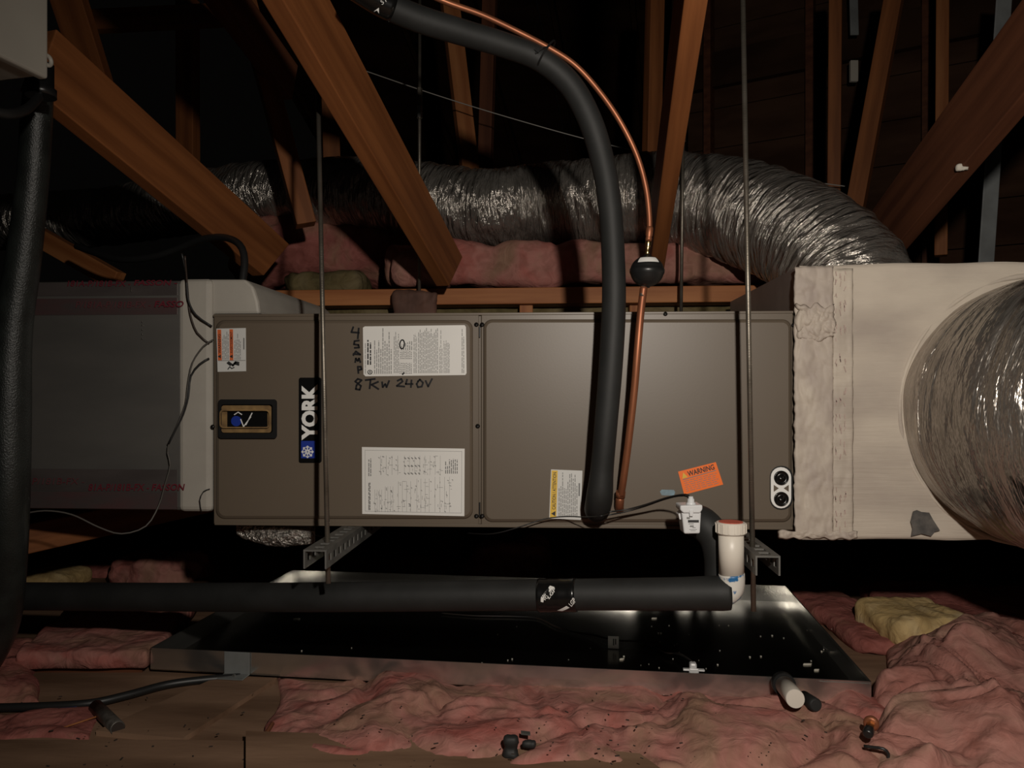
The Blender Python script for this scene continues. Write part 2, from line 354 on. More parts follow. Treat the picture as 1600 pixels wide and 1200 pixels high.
# ------------------------------------------------------------------ the setting
fl = MB().box((-3.5, -3.2, -0.05), (5.0, 6.0, 0.0)).build('floor', 'deck_ply', origin=(0, 0, 0)); tag(fl, kind='structure', label='dusty brown plywood attic deck under the drain pan')
wb = MB()
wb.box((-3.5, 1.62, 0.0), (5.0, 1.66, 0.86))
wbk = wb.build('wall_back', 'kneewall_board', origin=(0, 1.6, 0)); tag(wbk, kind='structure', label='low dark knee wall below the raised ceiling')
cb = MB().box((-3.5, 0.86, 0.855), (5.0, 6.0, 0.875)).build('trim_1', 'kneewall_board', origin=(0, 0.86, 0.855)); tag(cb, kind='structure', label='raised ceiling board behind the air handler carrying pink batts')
# roof deck falling away behind: plywood sheets on rafters
roof = bpy.data.objects.new('ceiling', None); COL.objects.link(roof); WLOC[roof] = Vector((0, 0, 0)); tag(roof, kind='structure', label='dark plywood roof deck high above the trusses')
PERP = Vector((TH.y, -TH.x, 0))
def roofpt(a, t): return LP(0, 0, 0) + PERP * a + TH * t + UP * (6.6 - 0.5 * t)
for i in range(-3, 4):
    for j in range(4):
        a0 = i * 1.23; t0 = 1.0 + j * 2.44
        q = [roofpt(a0 + 0.004, t0 + 0.004), roofpt(a0 + 1.226, t0 + 0.004), roofpt(a0 + 1.226, t0 + 2.436), roofpt(a0 + 0.004, t0 + 2.436)]
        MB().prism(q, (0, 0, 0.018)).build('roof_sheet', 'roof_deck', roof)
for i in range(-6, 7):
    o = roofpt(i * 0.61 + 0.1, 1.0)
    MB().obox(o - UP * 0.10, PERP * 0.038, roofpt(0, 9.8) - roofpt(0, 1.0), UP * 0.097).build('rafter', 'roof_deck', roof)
# gable sheathing on the right, behind the trusses
wr = bpy.data.objects.new('wall_right', None); COL.objects.link(wr); WLOC[wr] = Vector((0, 0, 0)); tag(wr, kind='structure', label='dark board sheathing of the gable behind the right trusses')
g0 = D(1075, 600, 4.6); gdir = (D(1900, 600, 3.4) - g0); gdir.z = 0; gl = gdir.length; gdir.normalize(); gn = Vector((-gdir.y, gdir.x, 0))
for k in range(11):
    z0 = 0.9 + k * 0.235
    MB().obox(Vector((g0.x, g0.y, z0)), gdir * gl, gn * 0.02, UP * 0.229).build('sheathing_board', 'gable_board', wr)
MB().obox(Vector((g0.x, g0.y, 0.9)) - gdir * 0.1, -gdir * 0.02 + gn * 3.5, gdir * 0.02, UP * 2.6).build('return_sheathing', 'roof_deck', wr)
for k in range(5):
    a = 0.12 + k * 0.56
    MB().obox(Vector((g0.x, g0.y, 0.9)) + gdir * a - gn * 0.09, gdir * 0.04, gn * 0.088, UP * 2.5).build('stud', 'wood_red', wr)
MB().obox(Vector((g0.x, g0.y, 2.42)) - gn * 0.05, gdir * gl, gn * 0.048, UP * 0.20).build('ledger', 'roof_deck', wr)

# ------------------------------------------------------------------ trusses and framing
def tw(px0, py0, d0, px1, py1, d1, label, m='wood_orange', ext=0.5, cut=0.0, wide=0.14):
    a = D(px0, py0, d0); b = D(px1, py1, d1); a = a + (a - b).normalized() * ext
    return beam('truss_web', a, b, wide, 0.038, m, label, group='sloping truss webs', cut=cut)
tw(470, 8, 1.36, 703, 424, 2.18, 'wide orange timber web sloping across the flex duct left of the black hose', cut=0.55)
tw(100, 128, 1.50, 424, 406, 2.14, 'wide orange timber web sloping down above the left foil duct', ext=0.06, cut=0.55)
tw(1086, -60, 1.24, 1024, 396, 2.10, 'orange timber web seen edge-on behind the copper line and black ball', ext=0.3)
tw(1570, 128, 1.55, 1378, 372, 2.18, 'broad reddish timber web at upper right with a chipped pale spot', 'wood_red', ext=0.55, wide=0.175)
beam('ceiling_chord', D(300, 470, 2.37), D(1215, 461, 2.27), 0.048, 0.089, 'wood_pale', 'long pale timber chord lying along the back edge above the air handler')
beam('blocking_stud', D(1160, 470, 2.30), D(1160, 640, 2.30), 0.04, 0.04, 'wood_pale', 'short pale stud under the right end of the chord', up=FW, cat='stud')
beam('blocking_stud', D(822, 475, 2.32), D(822, 640, 2.32), 0.04, 0.04, 'wood_pale', 'short pale stud under the chord left of the black hose', up=FW, cat='stud')
beam('blocking_stud', D(993, 475, 2.32), D(993, 640, 2.32), 0.035, 0.04, 'wood_pale', 'short pale stud under the chord beside the copper line', up=FW, cat='stud')

def up2(px0, py0, px1, py1, d, wpx, m, label, side=0.0, thick=0.05, d1=None, name='roof_post', cat='post'):
    a = D(px0, py0, d); b = D(px1, py1, d1 or d)
    upv = RT * math.cos(side) + FW * math.sin(side)
    return beam(name, a, b, wpx * d / FPX, thick, m, label, up=upv, cat=cat)
up2(378, -20, 478, 352, 2.22, 30, 'wood_orange', 'slanting timber post left of the first threaded rod', side=0.35)
up2(700, -20, 738, 300, 3.2, 27, 'wood_pale', 'slanting pale post crossed by the thin cable', side=0.3)
up2(766, -20, 757, 300, 3.4, 21, 'wood_red', 'thin dim upright next to the slanting pale post', side=-0.2)
up2(1024, -20, 1016, 330, 3.0, 24, 'wood_orange', 'upright timber post left of the edge-on web', side=0.3)
up2(1306, -20, 1303, 340, 3.0, 19, 'wood_orange', 'upright timber post above the bend of the flex duct', side=-0.45)
up2(1400, -20, 1330, 360, 2.9, 26, 'wood_orange', 'slanting timber post right of the upright above the duct bend', side=-0.55, thick=0.06)
up2(1473, -20, 1470, 400, 3.3, 18, 'wood_pale', 'pale upright post behind the broad right web', side=-0.5, thick=0.06)
up2(1570, -20, 1540, 420, 2.75, 26, 'grey_strap', 'grey metal strap hanging behind the broad right web', side=0.1, thick=0.006, name='metal_strap', cat='strap')
up2(1333, -30, 1335, 55, 3.9, 13, 'grey_strap', 'pale vent slat showing at the top behind the right posts', thick=0.01, name='vent_slat', cat='slat')
up2(1334, 95, 1334, 128, 3.9, 12, 'chip_white', 'small pale block showing between the right posts', thick=0.02, name='wood_block', cat='block')
up2(293, 0, 294, 300, 3.0, 30, 'wood_orange', 'short upright stub behind the left sloping web', side=-0.2)
up2(515, 120, 520, 300, 3.3, 26, 'wood_orange', 'dim short post behind the first threaded rod', side=0.2)
beam('collar_tie', D(100, 36, 2.8), D(345, 24, 2.8), 0.075, 0.04, 'wood_orange', 'short level timber tie near the top left')
beam('roof_brace', D(95, -40, 2.1), D(150, 130, 2.3), 0.09, 0.04, 'wood_orange', 'orange brace rising behind the white box', up=RT, cat='brace')
beam('roof_brace', D(320, -50, 1.9), D(452, 130, 2.3), 0.12, 0.04, 'wood_red', 'dark red brace at the top between the two left webs', cat='brace')
beam('floor_joist', D(30, 352, 2.5), D(185, 440, 2.4), 0.06, 0.04, 'wood_pale', 'dusty pale timber just above the left foil duct', cat='joist')
beam('floor_joist', D(-60, 862, 1.86), D(330, 778, 2.3), 0.075, 0.05, 'wood_orange', 'orange joist passing below the left foil duct', cat='joist')

# ------------------------------------------------------------------ insulation
wool('insulation_batt', D(905, 424, 2.52), (0.60, 0.19, 0.062), 'pink_wool', 'pink batt lying along the chord under the flex duct', rot=-0.02, r=0.03, amp=0.028, sc=8, res=0.014, seed=1.3)
wool('insulation_batt', D(535, 400, 2.86), (0.36, 0.24, 0.12), 'pink_wool_dirty_shaded', 'dim pink batt heaped behind the first threaded rod', rot=0.1, r=0.08, amp=0.05, sc=7, res=0.016, seed=4.1)  # shadow falling on this batt is put into its darker wool colour
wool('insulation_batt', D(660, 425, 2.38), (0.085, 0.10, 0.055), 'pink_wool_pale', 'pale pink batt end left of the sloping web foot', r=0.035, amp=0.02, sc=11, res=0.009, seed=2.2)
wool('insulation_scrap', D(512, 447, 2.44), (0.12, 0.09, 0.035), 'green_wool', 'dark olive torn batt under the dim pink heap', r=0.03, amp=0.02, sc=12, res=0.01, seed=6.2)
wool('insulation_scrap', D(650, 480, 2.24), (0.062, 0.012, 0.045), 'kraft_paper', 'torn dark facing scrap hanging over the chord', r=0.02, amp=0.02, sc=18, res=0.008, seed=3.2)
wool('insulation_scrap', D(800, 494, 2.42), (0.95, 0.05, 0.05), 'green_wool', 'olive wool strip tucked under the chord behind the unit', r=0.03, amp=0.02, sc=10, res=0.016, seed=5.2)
# front of the pan
heap('insulation_batt', [Zp(395, 1215, 0), Zp(1420, 1240, 0), Zp(1400, 1104, 0), Zp(430, 1062, 0)],
     lambda u, v: 0.020 + 0.016 * bump2(u, v, .36, .4, .2, .4) + 0.016 * bump2(u, v, .75, .4, .2, .4) - 0.010 * bump2(u, v, .55, .3, .05, .6) - 0.022 * max(0, v - .55),
     'pink_wool', 'long pink batt bulging along the front of the drain pan', nu=190, nv=60, amp=0.045, sc=9, seed=2.7, edge=0.10)
heap('insulation_heap', [Zp(1322, 1260, 0), Zp(1660, 1260, 0), Zp(1700, 985, 0), Zp(1398, 992, 0)],
     lambda u, v: 0.035 + 0.080 * bump2(u, v, .42, .62, .26, .22) + 0.03 * bump2(u, v, .7, .2, .2, .2),
     'pink_wool_pale', 'big fluffy pink heap right of the drain pan', nu=110, nv=120, amp=0.075, sc=9, seed=8.4, edge=0.14)
wool('insulation_batt', Zp(1432, 985, 0.05) + Vector((0.02, 0.05, 0)), (0.115, 0.11, 0.045), 'yellow_wool', 'yellow batt piece lying behind the big pink heap', rot=0.12, r=0.035, amp=0.032, sc=9, res=0.008, seed=3.3)
wool('insulation_batt', Zp(1352, 985, 0.02) + Vector((0.0, 0.10, 0)), (0.085, 0.24, 0.022), 'pink_wool_dirty_shaded', 'flat pink batt tucked against the right side of the pan', rot=0.1, r=0.02, amp=0.02, sc=9, res=0.012, seed=5.7)
wool('insulation_batt', Zp(1600, 985, 0.02) + Vector((0.0, 0.10, 0)), (0.30, 0.30, 0.03), 'pink_wool_dirty_shaded', 'dim pink batt at the far right behind the heap', rot=-0.1, r=0.03, amp=0.03, sc=8, res=0.016, seed=9.7)
# left batt on its board
bl = [Zp(26, 1022, 0.042), Zp(222, 1022, 0.042), Zp(300, 945, 0.042), Zp(130, 935, 0.042)]
for q_ in bl: q_.z = 0.0
MBb = MB().prism([p + UP * 0.0 for p in bl], (0, 0, 0.040)); bo = MBb.build('base_board', 'wood_red'); tag(bo, 'dark board under the flat pink batt left of the pan', 'board')
heap('insulation_batt', [Zp(24, 1022, 0.052), Zp(226, 1023, 0.052), Zp(312, 935, 0.052), Zp(118, 928, 0.052)],
     lambda u, v: 0.012, 'pink_wool', 'flat pink batt on a board left of the drain pan', nu=90, nv=60, z0=0.040, amp=0.016, sc=10, seed=1.1, edge=0.05)
heap('insulation_heap', [Zp(-120, 1110, 0), Zp(62, 1112, 0), Zp(62, 1010, 0), Zp(-100, 1000, 0)], lambda u, v: 0.035, 'pink_wool_dirty_shaded',
     'small pink clump at the left edge above the black cable', nu=60, nv=50, amp=0.04, sc=11, seed=7.1, edge=0.25)
heap('insulation_heap', [Zp(-60, 1160, 0), Zp(140, 1160, 0), Zp(150, 1112, 0), Zp(-60, 1110, 0)], lambda u, v: 0.006, 'pink_wool_dirty_shaded',
     'thin pink tuft on the deck below the black cable', nu=60, nv=30, amp=0.016, sc=14, seed=3.9, edge=0.3)
wool('insulation_heap', D(250, 895, 2.60), (0.13, 0.12, 0.06), 'pink_wool', 'pink lump at the back under the left foil duct', r=0.05, amp=0.045, sc=11, res=0.010, seed=2.1)
wool('insulation_heap', D(170, 898, 2.75), (0.09, 0.10, 0.05), 'pink_wool_dirty_shaded', 'dim pink lump beside the yellow wool at the back left', r=0.05, amp=0.04, sc=11, res=0.010, seed=6.1)
wool('insulation_heap', D(85, 905, 2.55), (0.08, 0.08, 0.03), 'yellow_wool', 'yellow wool lump at the back left above the drain pipe', r=0.03, amp=0.02, sc=11, res=0.010, seed=7.7)
wool('insulation_heap', D(800, 878, 2.75), (0.14, 0.10, 0.07), 'pink_wool', 'pink lump in the dark behind the pan', r=0.05, amp=0.04, sc=11, res=0.012, seed=4.7)
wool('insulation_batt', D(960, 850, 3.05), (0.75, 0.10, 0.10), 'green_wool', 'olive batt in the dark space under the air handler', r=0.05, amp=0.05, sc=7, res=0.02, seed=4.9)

# ------------------------------------------------------------------ air handler
ZB, ZT, UW, UDp = 0.36, 0.805, 1.216, 0.53
ah = thing('air_handler', (0.608, 0.265, ZB), 'long brown horizontal air handler hanging on threaded rods above the pan', 'air handler')
body = MB().box((0, 0.006, ZB), (UW, UDp, ZT)).build('cabinet', 'unit_paint', ah, bevel=0.004)
YF = -0.009
def door(name, x0, y0, x1, y1, ix0, iy0, ix1, iy1, lab):
    mb = MB()
    mb.prism([Yp(a, b, -0.001) for a, b in ((x0, y0), (x1[0], y1[0]), (x1[1], y1[1]), (x0, y1[2]))], (0, 0.006, 0))
    o = mb.build(name, 'unit_paint', ah, bevel=0.0015); o['label'] = lab
    r = MB(); outer = rrect(ix0, iy0, ix1, iy1, 14, 6); mid = rrect(ix0 + 1.5, iy0 + 1.5, ix1 - 1.5, iy1 - 1.5, 13, 6); inner = rrect(ix0 + 5, iy0 + 5, ix1 - 5, iy1 - 5, 10, 6); n = len(outer)
    V = [Yp(a, b, -0.001) for a, b in outer] + [Yp(a, b, -0.0055) for a, b in mid] + [Yp(a, b, YF) for a, b in inner]
    F = [(k, (k + 1) % n, (k + 1) % n + n, k + n) for k in range(n)] + [(k + n, (k + 1) % n + n, (k + 1) % n + 2 * n, k + 2 * n) for k in range(n)] + [tuple(range(2 * n, 3 * n))]
    rb = r.add(V, F).build('raised_panel', 'unit_paint', o)
    import bmesh as _b
    bm = _b.new(); bm.from_mesh(rb.data); _b.ops.recalc_face_normals(bm, faces=bm.faces); bm.to_mesh(rb.data); bm.free()
    return o
dl = door('access_panel', 334, 493, (748, 748), (490, 822, 819), 337, 500, 739, 811, 'left access panel with sight window and labels')
dr = door('access_panel', 752, 490, (1239, 1237), (487, 826, 822), 755, 499, 1237, 816, 'right access panel where the refrigerant lines enter')
# top flange strip
MB().prism([Yp(333, 491, -0.003), Yp(1242, 485.5, -0.003), Yp(1242, 489.5, -0.003), Yp(333, 495, -0.003)], (0, 0.01, 0)).build('top_flange', 'unit_paint', ah, bevel=0.001)
MB().prism([Yp(335, 816, -0.003), Yp(1239, 823, -0.003), Yp(1239, 828, -0.003), Yp(335, 820.5, -0.003)], (0, 0.01, 0)).build('bottom_flange', 'unit_paint', ah, bevel=0.001)
scr = None
for a, b in ((744, 507), (753, 507), (744, 807), (753, 807), (1040, 490), (1241, 508), (987, 769), (331, 667), (746, 666)):
    p = Yp(a, b, -0.0055)
    if scr is None:
        mb = MB().lathe((0, 0.0062, 0), (0, -1, 0), [(0.0048, 0), (0.0048, 0.003), (0.003, 0.005), (0.0, 0.0052)], 12)
        mb.v = [v + p for v in mb.v]; scr = mb.build('screw', 'screw_dark', ah, smooth=True); s0 = p
    else:
        o = scr.copy(); COL.objects.link(o); o.parent = ah; o.location = scr.location + (p - s0)
# slots by the centre seam
for y0, y1 in ((510, 527), (785, 808)):
    plate('seam_slot', ((748.6, y0), (750.4, y0), (750.4, y1), (748.6, y1)), -0.002, 0.003, 'black_plastic', ah)
# sight window
fr = MB()
def ring(mb, out, inn, y0, y1):
    n = len(out)
    V = [Yp(a, b, y0) for a, b in out] + [Yp(a, b, y0) for a, b in inn] + [Yp(a, b, y1) for a, b in out] + [Yp(a, b, y1) for a, b in inn]
    F = []
    for k in range(n):
        j = (k + 1) % n
        F += [(k, j, j + n, k + n), (k + n, j + n, j + 3 * n, k + 3 * n), (j, k, k + 2 * n, j + 2 * n), (k + 2 * n, j + 2 * n, j + 3 * n, k + 3 * n)]
    return mb.add(V, F)
win = ring(MB(), rrect(341, 624, 433, 685, 5), rrect(345.5, 632, 426, 677, 4), -0.019, -0.008).build('sight_window', 'black_plastic', dl)
plate('window_recess', rrect(344, 630, 428, 679, 3), -0.0092, 0.001, 'black_gloss', win)
ring(MB(), rrect(346, 633.5, 424, 676, 4), rrect(355, 640, 418, 670, 3), -0.013, -0.0092).build('amber_rim', 'amber_rim', win)
plate('blue_cap', rrect(361, 650, 377, 666, 7.8), -0.0125, 0.002, 'blue_print', win)
for pts in (((366, 648), (372, 644), (378, 648)), ((376, 655), (381, 668)), ((381, 666), (392, 651)), ((384, 664), (394, 645))):
    mb = MB(); mb.tube([Yp(a, b, -0.0125) for a, b in pts], 0.0012, 6); mb.build('wire_end', 'badge_white', win)
ring(MB(), rrect(343, 640, 422, 669, 6), rrect(345, 642, 420, 667, 5), -0.021, -0.019).build('clear_bead', 'amber_rim', win)
# badge
bd = plate('brand_badge', rrect(467, 590, 502, 723, 3), -0.0125, 0.004, 'black_gloss', dl)
lettering('brand_letters', 'YORK', Yp(496.5, 688, -0.0129), Yp(496.5, 600, -0.0129), Yp(471, 688, -0.0129), 'badge_white', bd, bold=0.05)
plate('blue_square', ((470.5, 689), (493, 689), (493, 716), (470.5, 716)), -0.0129, 0.0004, 'blue_print', bd)
mb = MB(); cx, cy = 480.5, 706.0
for k in range(8):
    a = math.pi * 2 * k / 8; c, s_ = math.cos(a), math.sin(a)
    ribbon(mb, [(cx + 1.5 * c, cy + 1.5 * s_), (cx + 9.0 * c, cy + 9.0 * s_)], 1.9, -0.0133)
    for sg in (-1, 1):
        a2 = a + sg * 0.75; ribbon(mb, [(cx + 5.6 * c, cy + 5.6 * s_), (cx + 5.6 * c + 3.0 * math.cos(a2), cy + 5.6 * s_ + 3.0 * math.sin(a2))], 1.3, -0.0133)
mb.build('snowflake', 'badge_white', bd)
YS = -0.0098; YI = -0.0102
# warning label, upper left
wl = plate('warning_label', ((338, 513.5), (384, 512.5), (384.5, 580), (340, 581)), YS, 0.0008, 'paper_grey', dl)
plate('orange_band', ((339.5, 515), (345.5, 515), (346.5, 563), (340.5, 563)), YI + .0001, 0.0003, 'orange_band', wl)
plate('orange_band', ((358.5, 514.5), (364, 514.5), (364.5, 563), (359, 563)), YI + .0001, 0.0003, 'orange_band', wl)
lettering('warning_letters', 'WARNING', Yp(345.3, 552, YI), Yp(344.7, 522, YI), Yp(341, 552, YI), 'ink', wl, bold=0.02)
lettering('warning_letters', 'AVERTISSEMENT', Yp(363.7, 552, YI), Yp(363.2, 518, YI), Yp(359.7, 552, YI), 'ink', wl, bold=0.01)
for x in (343, 361.5): plate('hazard_triangle', ((x + 2, 560), (x + 2, 554), (x - 3, 557)), YI, 0.0002, 'ink', wl)
fine_print('small_print', 347, 516, 358, 562, 5, 'ink_grey', wl, YI, seed=3, minlen=0.7, fill=0.4)
fine_print('small_print', 366, 516, 377, 562, 5, 'ink_grey', wl, YI, seed=4, minlen=0.55, fill=0.4)
plate('rule_line', ((340.5, 563.2), (383.5, 562.7), (383.5, 563.6), (340.5, 564.1)), YI, 0.0002, 'ink_grey', wl)
plate('code_bar', ((380, 528), (382, 528), (382, 546), (380, 546)), YI, 0.0002, 'ink_grey', wl)
mb = MB()
ribbon(mb, [(357, 566), (364, 571), (368, 566), (373, 567)], 3.2, YI); ribbon(mb, [(355, 567), (360, 571)], 2.2, YI); ribbon(mb, [(356, 577), (359, 573), (362, 576), (366, 574)], 1.5, YI); ribbon(mb, [(366, 568), (373, 570)], 3.0, YI)
mb.build('hand_pictogram', 'ink', wl)
# data plate label
dlab = plate('data_label', [(567, 512), (570, 510), (726, 508), (728, 511), (729, 583), (727, 586), (571, 588), (568, 585)], YS, 0.0008, 'white_print', dl)
for x0, y0, x1, y1, n, sd, mn in ((584, 512, 613, 584, 9, 11, .5), (615, 515, 624, 583, 4, 12, .7), (626, 532, 645, 547, 6, 13, .5), (653, 510, 685, 583, 13, 16, .8), (646, 520, 652, 583, 3, 17, .9), (686, 514, 692, 583, 3, 18, .5), (693, 530, 703, 583, 6, 19, .85), (721, 512, 726, 583, 2, 20, .7)):
    fine_print('small_print', x0, y0, x1, y1, n, 'ink_mid', dlab, YI, seed=sd, minlen=mn, fill=0.5)
for x0, y0, x1, y1, n in ((624, 567, 644, 584, 8), (625, 548, 644, 561, 8)):
    fine_print('table_print', x0, y0, x1, y1, n, 'ink_grey', dlab, YI, seed=33 + n, minlen=1, fill=0.5, word=(1.5, 2.2))
fine_print('bold_print', 573, 528, 581, 570, 2, 'ink', dlab, YI, seed=5, minlen=.8, fill=.55)
fine_print('small_print', 570, 536, 572, 584, 1, 'ink_grey', dlab, YI, seed=6, minlen=1, fill=.5)
ring(MB(), rrect(574, 578, 582, 585, 3.4), rrect(575.2, 579.2, 580.8, 583.8, 2.2), YI, YI + .0002).build('approval_mark', 'ink', dlab)
mb = MB(); ribbon(mb, [(576.5, 583), (578, 580), (579.5, 583)], 1, YI); mb.build('approval_mark', 'ink', dlab)
# wiring diagram
wd = plate('wiring_diagram', ((565.5, 698.5), (726, 701), (725.5, 806.5), (566, 803)), YS, 0.0008, 'white_print', dl)
ring(MB(), [(570, 703), (722, 705), (721.5, 802), (570.5, 799)], [(570.7, 703.7), (721.3, 705.7), (720.8, 801.3), (571.2, 798.3)], YI, YI + .0002).build('border_line', 'ink_pale', wd)
fine_print('title_print', 575.5, 754, 579, 797, 2, 'ink', wd, YI, seed=8, minlen=1, fill=.6)
fine_print('title_print', 575, 714, 581, 744, 2, 'ink_grey', wd, YI, seed=9, minlen=.8, fill=.5)
fine_print('note_print', 695, 716, 716, 740, 7, 'ink_grey', wd, YI, seed=10, minlen=.5, fill=.5)
rnd = random.Random(21); mb = MB()
for x0, y0, x1, y1, n in ((590, 712, 626, 742, 26), (628, 712, 660, 740, 10), (660, 712, 692, 742, 26), (584, 765, 598, 800, 16), (600, 760, 616, 800, 18), (619, 752, 645, 800, 26), (648, 748, 674, 800, 28), (676, 745, 706, 800, 30)):
    for _ in range(n):
        a = rnd.uniform(x0, x1); b = rnd.uniform(y0, y1); t = rnd.random(); L = rnd.uniform(2, 7)
        if t < .4: ribbon(mb, [(a, b), (a, min(b + L, y1))], .5, YI)
        elif t < .7: ribbon(mb, [(a, b), (min(a + L, x1), b)], .5, YI)
        else: ribbon(mb, [(a, b), (a + 1.6, b), (a + 1.6, b + 1.6)], .7, YI)
    for k in range(4):
        xx = x0 + (x1 - x0) * (k + .5) / 4; ribbon(mb, [(xx, y0), (xx, y1)], .35, YI)
for k in range(5):
    for j in range(3): ribbon(mb, [(632 + k * 5.5, 715 + j * 12), (634 + k * 5.5, 717 + j * 12)], 1.6, YI)
mb.build('circuit_print', 'ink_grey', wd)
# handwriting in black marker
mb = MB(); W = 2.9; ym = -0.0096
for st in ([(552, 511), (549, 519), (561, 520)], [(560.5, 513), (559, 529)],
           [(561, 532), (554, 533), (553, 538), (560, 539), (561, 543), (554, 543.5)],
           [(552, 555), (556, 549), (563, 554), (552, 553)],
           [(555, 566), (556, 560), (559, 564), (561, 560), (563, 566)],
           [(560, 583), (559, 573), (564, 573), (565, 577), (560, 578.5)],
           [(565, 594), (559, 592), (555, 596), (564, 603), (562, 609), (556, 608), (557, 602), (565, 594)],
           [(571, 594), (586, 592)], [(579, 594), (577.5, 607)], [(591, 596.5), (580.5, 601), (591.5, 608)],
           [(597, 597), (598, 605), (602, 600), (604, 605), (608, 595)],
           [(621, 595), (627, 592), (629, 596), (620, 603), (632, 604)],
           [(636, 593), (634, 600), (645, 600)], [(643, 594), (642, 605)],
           [(654, 595), (651, 600), (653, 605), (659, 604), (661, 598), (656, 593), (653, 596)],
           [(665, 595), (669, 604), (675, 592)]):
    ribbon(mb, st, W, ym)
mb.build('marker_writing', 'marker', dl)
mb = MB(); ribbon(mb, [(628.3 + 3.6 * math.cos(t * .393) + 1.2 * math.sin(t * .393) * -.3, 538 + 7 * math.sin(t * .393)) for t in range(17)], 1.9, YI - .0003); 
mb2 = MB(); ribbon(mb2, [(629, 585), (631, 582.5)], 2.4, YI - .0003); mb2.build('marker_dot', 'marker', dlab)
mb.build('marker_writing', 'marker', dlab)
# caution label
cl = plate('caution_label', ((861, 733.5), (910, 735.5), (907.5, 812.5), (858, 810)), YS, 0.0008, 'paper_grey', dr)
plate('yellow_band', ((862, 735), (871.5, 735.3), (869, 809), (859.3, 808.5)), YI + .0001, .0003, 'yellow_print', cl)
lettering('caution_letters', 'CAUTION / ATTENTION', Yp(868, 796, YI), Yp(869.5, 738, YI), Yp(862.5, 796, YI), 'ink', cl, bold=0.015)
plate('hazard_triangle', ((867.5, 806.5), (868, 798.5), (861, 802.5)), YI, .0002, 'ink', cl)
fine_print('small_print', 872.5, 738, 903, 808, 11, 'ink_grey', cl, YI, seed=14, minlen=.6, fill=.42)
plate('code_bar', ((904, 755), (906.5, 755), (906.2, 775), (903.7, 775)), YI, .0002, 'ink_grey', cl)
# orange warning label, tilted
OW = [(1059.5, 737), (1118.5, 722), (1130, 757), (1069, 773)]
ow = plate('orange_warning_label', OW, YS, .0008, 'orange_paper', dr); ow['label'] = 'orange WARNING sticker'
def oq(u, v): 
    a = [OW[0][i] * (1 - u) + OW[1][i] * u for i in (0, 1)]; b = [OW[3][i] * (1 - u) + OW[2][i] * u for i in (0, 1)]
    return (a[0] * (1 - v) + b[0] * v, a[1] * (1 - v) + b[1] * v)
lettering('warning_letters', 'WARNING', Yp(*oq(.22, .31), YI), Yp(*oq(.92, .29), YI), Yp(*oq(.22, .08), YI), 'ink', ow, bold=0.025)
plate('hazard_triangle', (oq(.06, .33), oq(.2, .32), oq(.12, .08)), YI, .0002, 'yellow_print', ow)
mb = MB(); ribbon(mb, [oq(.07, .38), oq(.93, .34)], 1.2, YI)
rnd = random.Random(2)
for k in range(6):
    v = .46 + k * .085; u = .08
    while u < .9:
        e = min(u + rnd.uniform(.05, .13), .93); ribbon(mb, [oq(u, v), oq(e, v)], .8, YI); u = e + .035
mb.build('small_print', 'ink_grey', ow)
# blue smear, line-set plate
plate('blue_smear', [(1031, 768), (1034, 765), (1053, 765.5), (1055, 769), (1053, 774.5), (1034, 774)], -0.0094, .0003, 'pale_blue_chalk', dr)
lp = plate('line_plate', rrect(921, 756, 982, 800, 3), -0.0105, .0014, 'unit_paint', dr)
plate('rubber_grommet', rrect(961, 768, 975, 783, 6.5), -0.0125, .002, 'black_plastic', lp)
plate('rubber_grommet', rrect(918, 772, 952, 802, 12), -0.0125, .002, 'black_plastic', lp)
# drain ports
dp = plate('drain_port_gasket', rrect(1203, 728, 1239, 796.5, 17), -0.0105, .0014, 'black_plastic', dr)
pc = plate('drain_port_cover', rrect(1204.5, 730, 1236.5, 794.5, 15.8), -0.0135, .003, 'badge_white', dr, bevel=.0008)
plate('web_notch', [(1209, 757.5), (1217, 763), (1209, 768.5)], -0.0139, .0004, 'unit_paint', pc); plate('web_notch', [(1232.5, 757.5), (1224.5, 763), (1232.5, 768.5)], -0.0139, .0004, 'unit_paint', pc)
for cyp in (746.5, 779.5):
    c0 = Yp(1220.5, cyp, -0.0136)
    MB().lathe(c0, (0, -1, 0), [(0.0145, 0), (0.0145, 0.003), (0.0125, 0.004), (0.012, 0.0015), (0.0065, 0.0015), (0.006, 0.003), (0, 0.003)], 24).build('port_plug', 'black_gloss', pc, smooth=True)

# ------------------------------------------------------------------ left foil duct (return plenum)
lp0 = thing('return_duct', (-0.5, 0.25, 0.39), 'grey foil-faced square duct with red printed tape joining the left end', 'duct')
YL = 0.002
zt = Yp(333, 437, YL).z; zb = Yp(330, 799, YL).z
xr = -0.012
MB().box((-1.3, YL + 0.003, zb), (xr - 0.055, 0.56, zt)).build('duct_body', 'fsk_foil', lp0, bevel=0.008)
xb0 = Yp(277.5, 600, YL).x; xb1 = Yp(331.5, 600, YL).x
mb = MB().box((xb0, YL - 0.0005, zb - 0.002), (xb1 - 0.001, 0.563, zt + 0.003)); mb.build('mastic_band', 'mastic_grey', lp0, bevel=0.012, seg=3)
xo = Yp(388, 437, 0.0).x
mb = MB(); prof = [(xb1 - 0.03, zt + 0.003), (xo - 0.012, zt + 0.002), (xo + 0.006, zt - 0.014), (xo + 0.016, zt - 0.045), (xo + 0.02, ZT + 0.003), (xb1 - 0.03, ZT + 0.003)]
mb.prism([Vector((a, 0.012, b)) for a, b in prof], (0, 0.55, 0)); mb.build('mastic_flap', 'mastic_grey', lp0, bevel=0.006)
xs0 = -1.29
def strip(name, y0, y1, m, x1=276):
    a0 = Yp(x1, y0, YL); a1 = Yp(x1, y1, YL)
    return MB().box((xs0, YL + 0.0012, a1.z), (a0.x, YL + 0.0034, a0.z)).build(name, m, lp0)
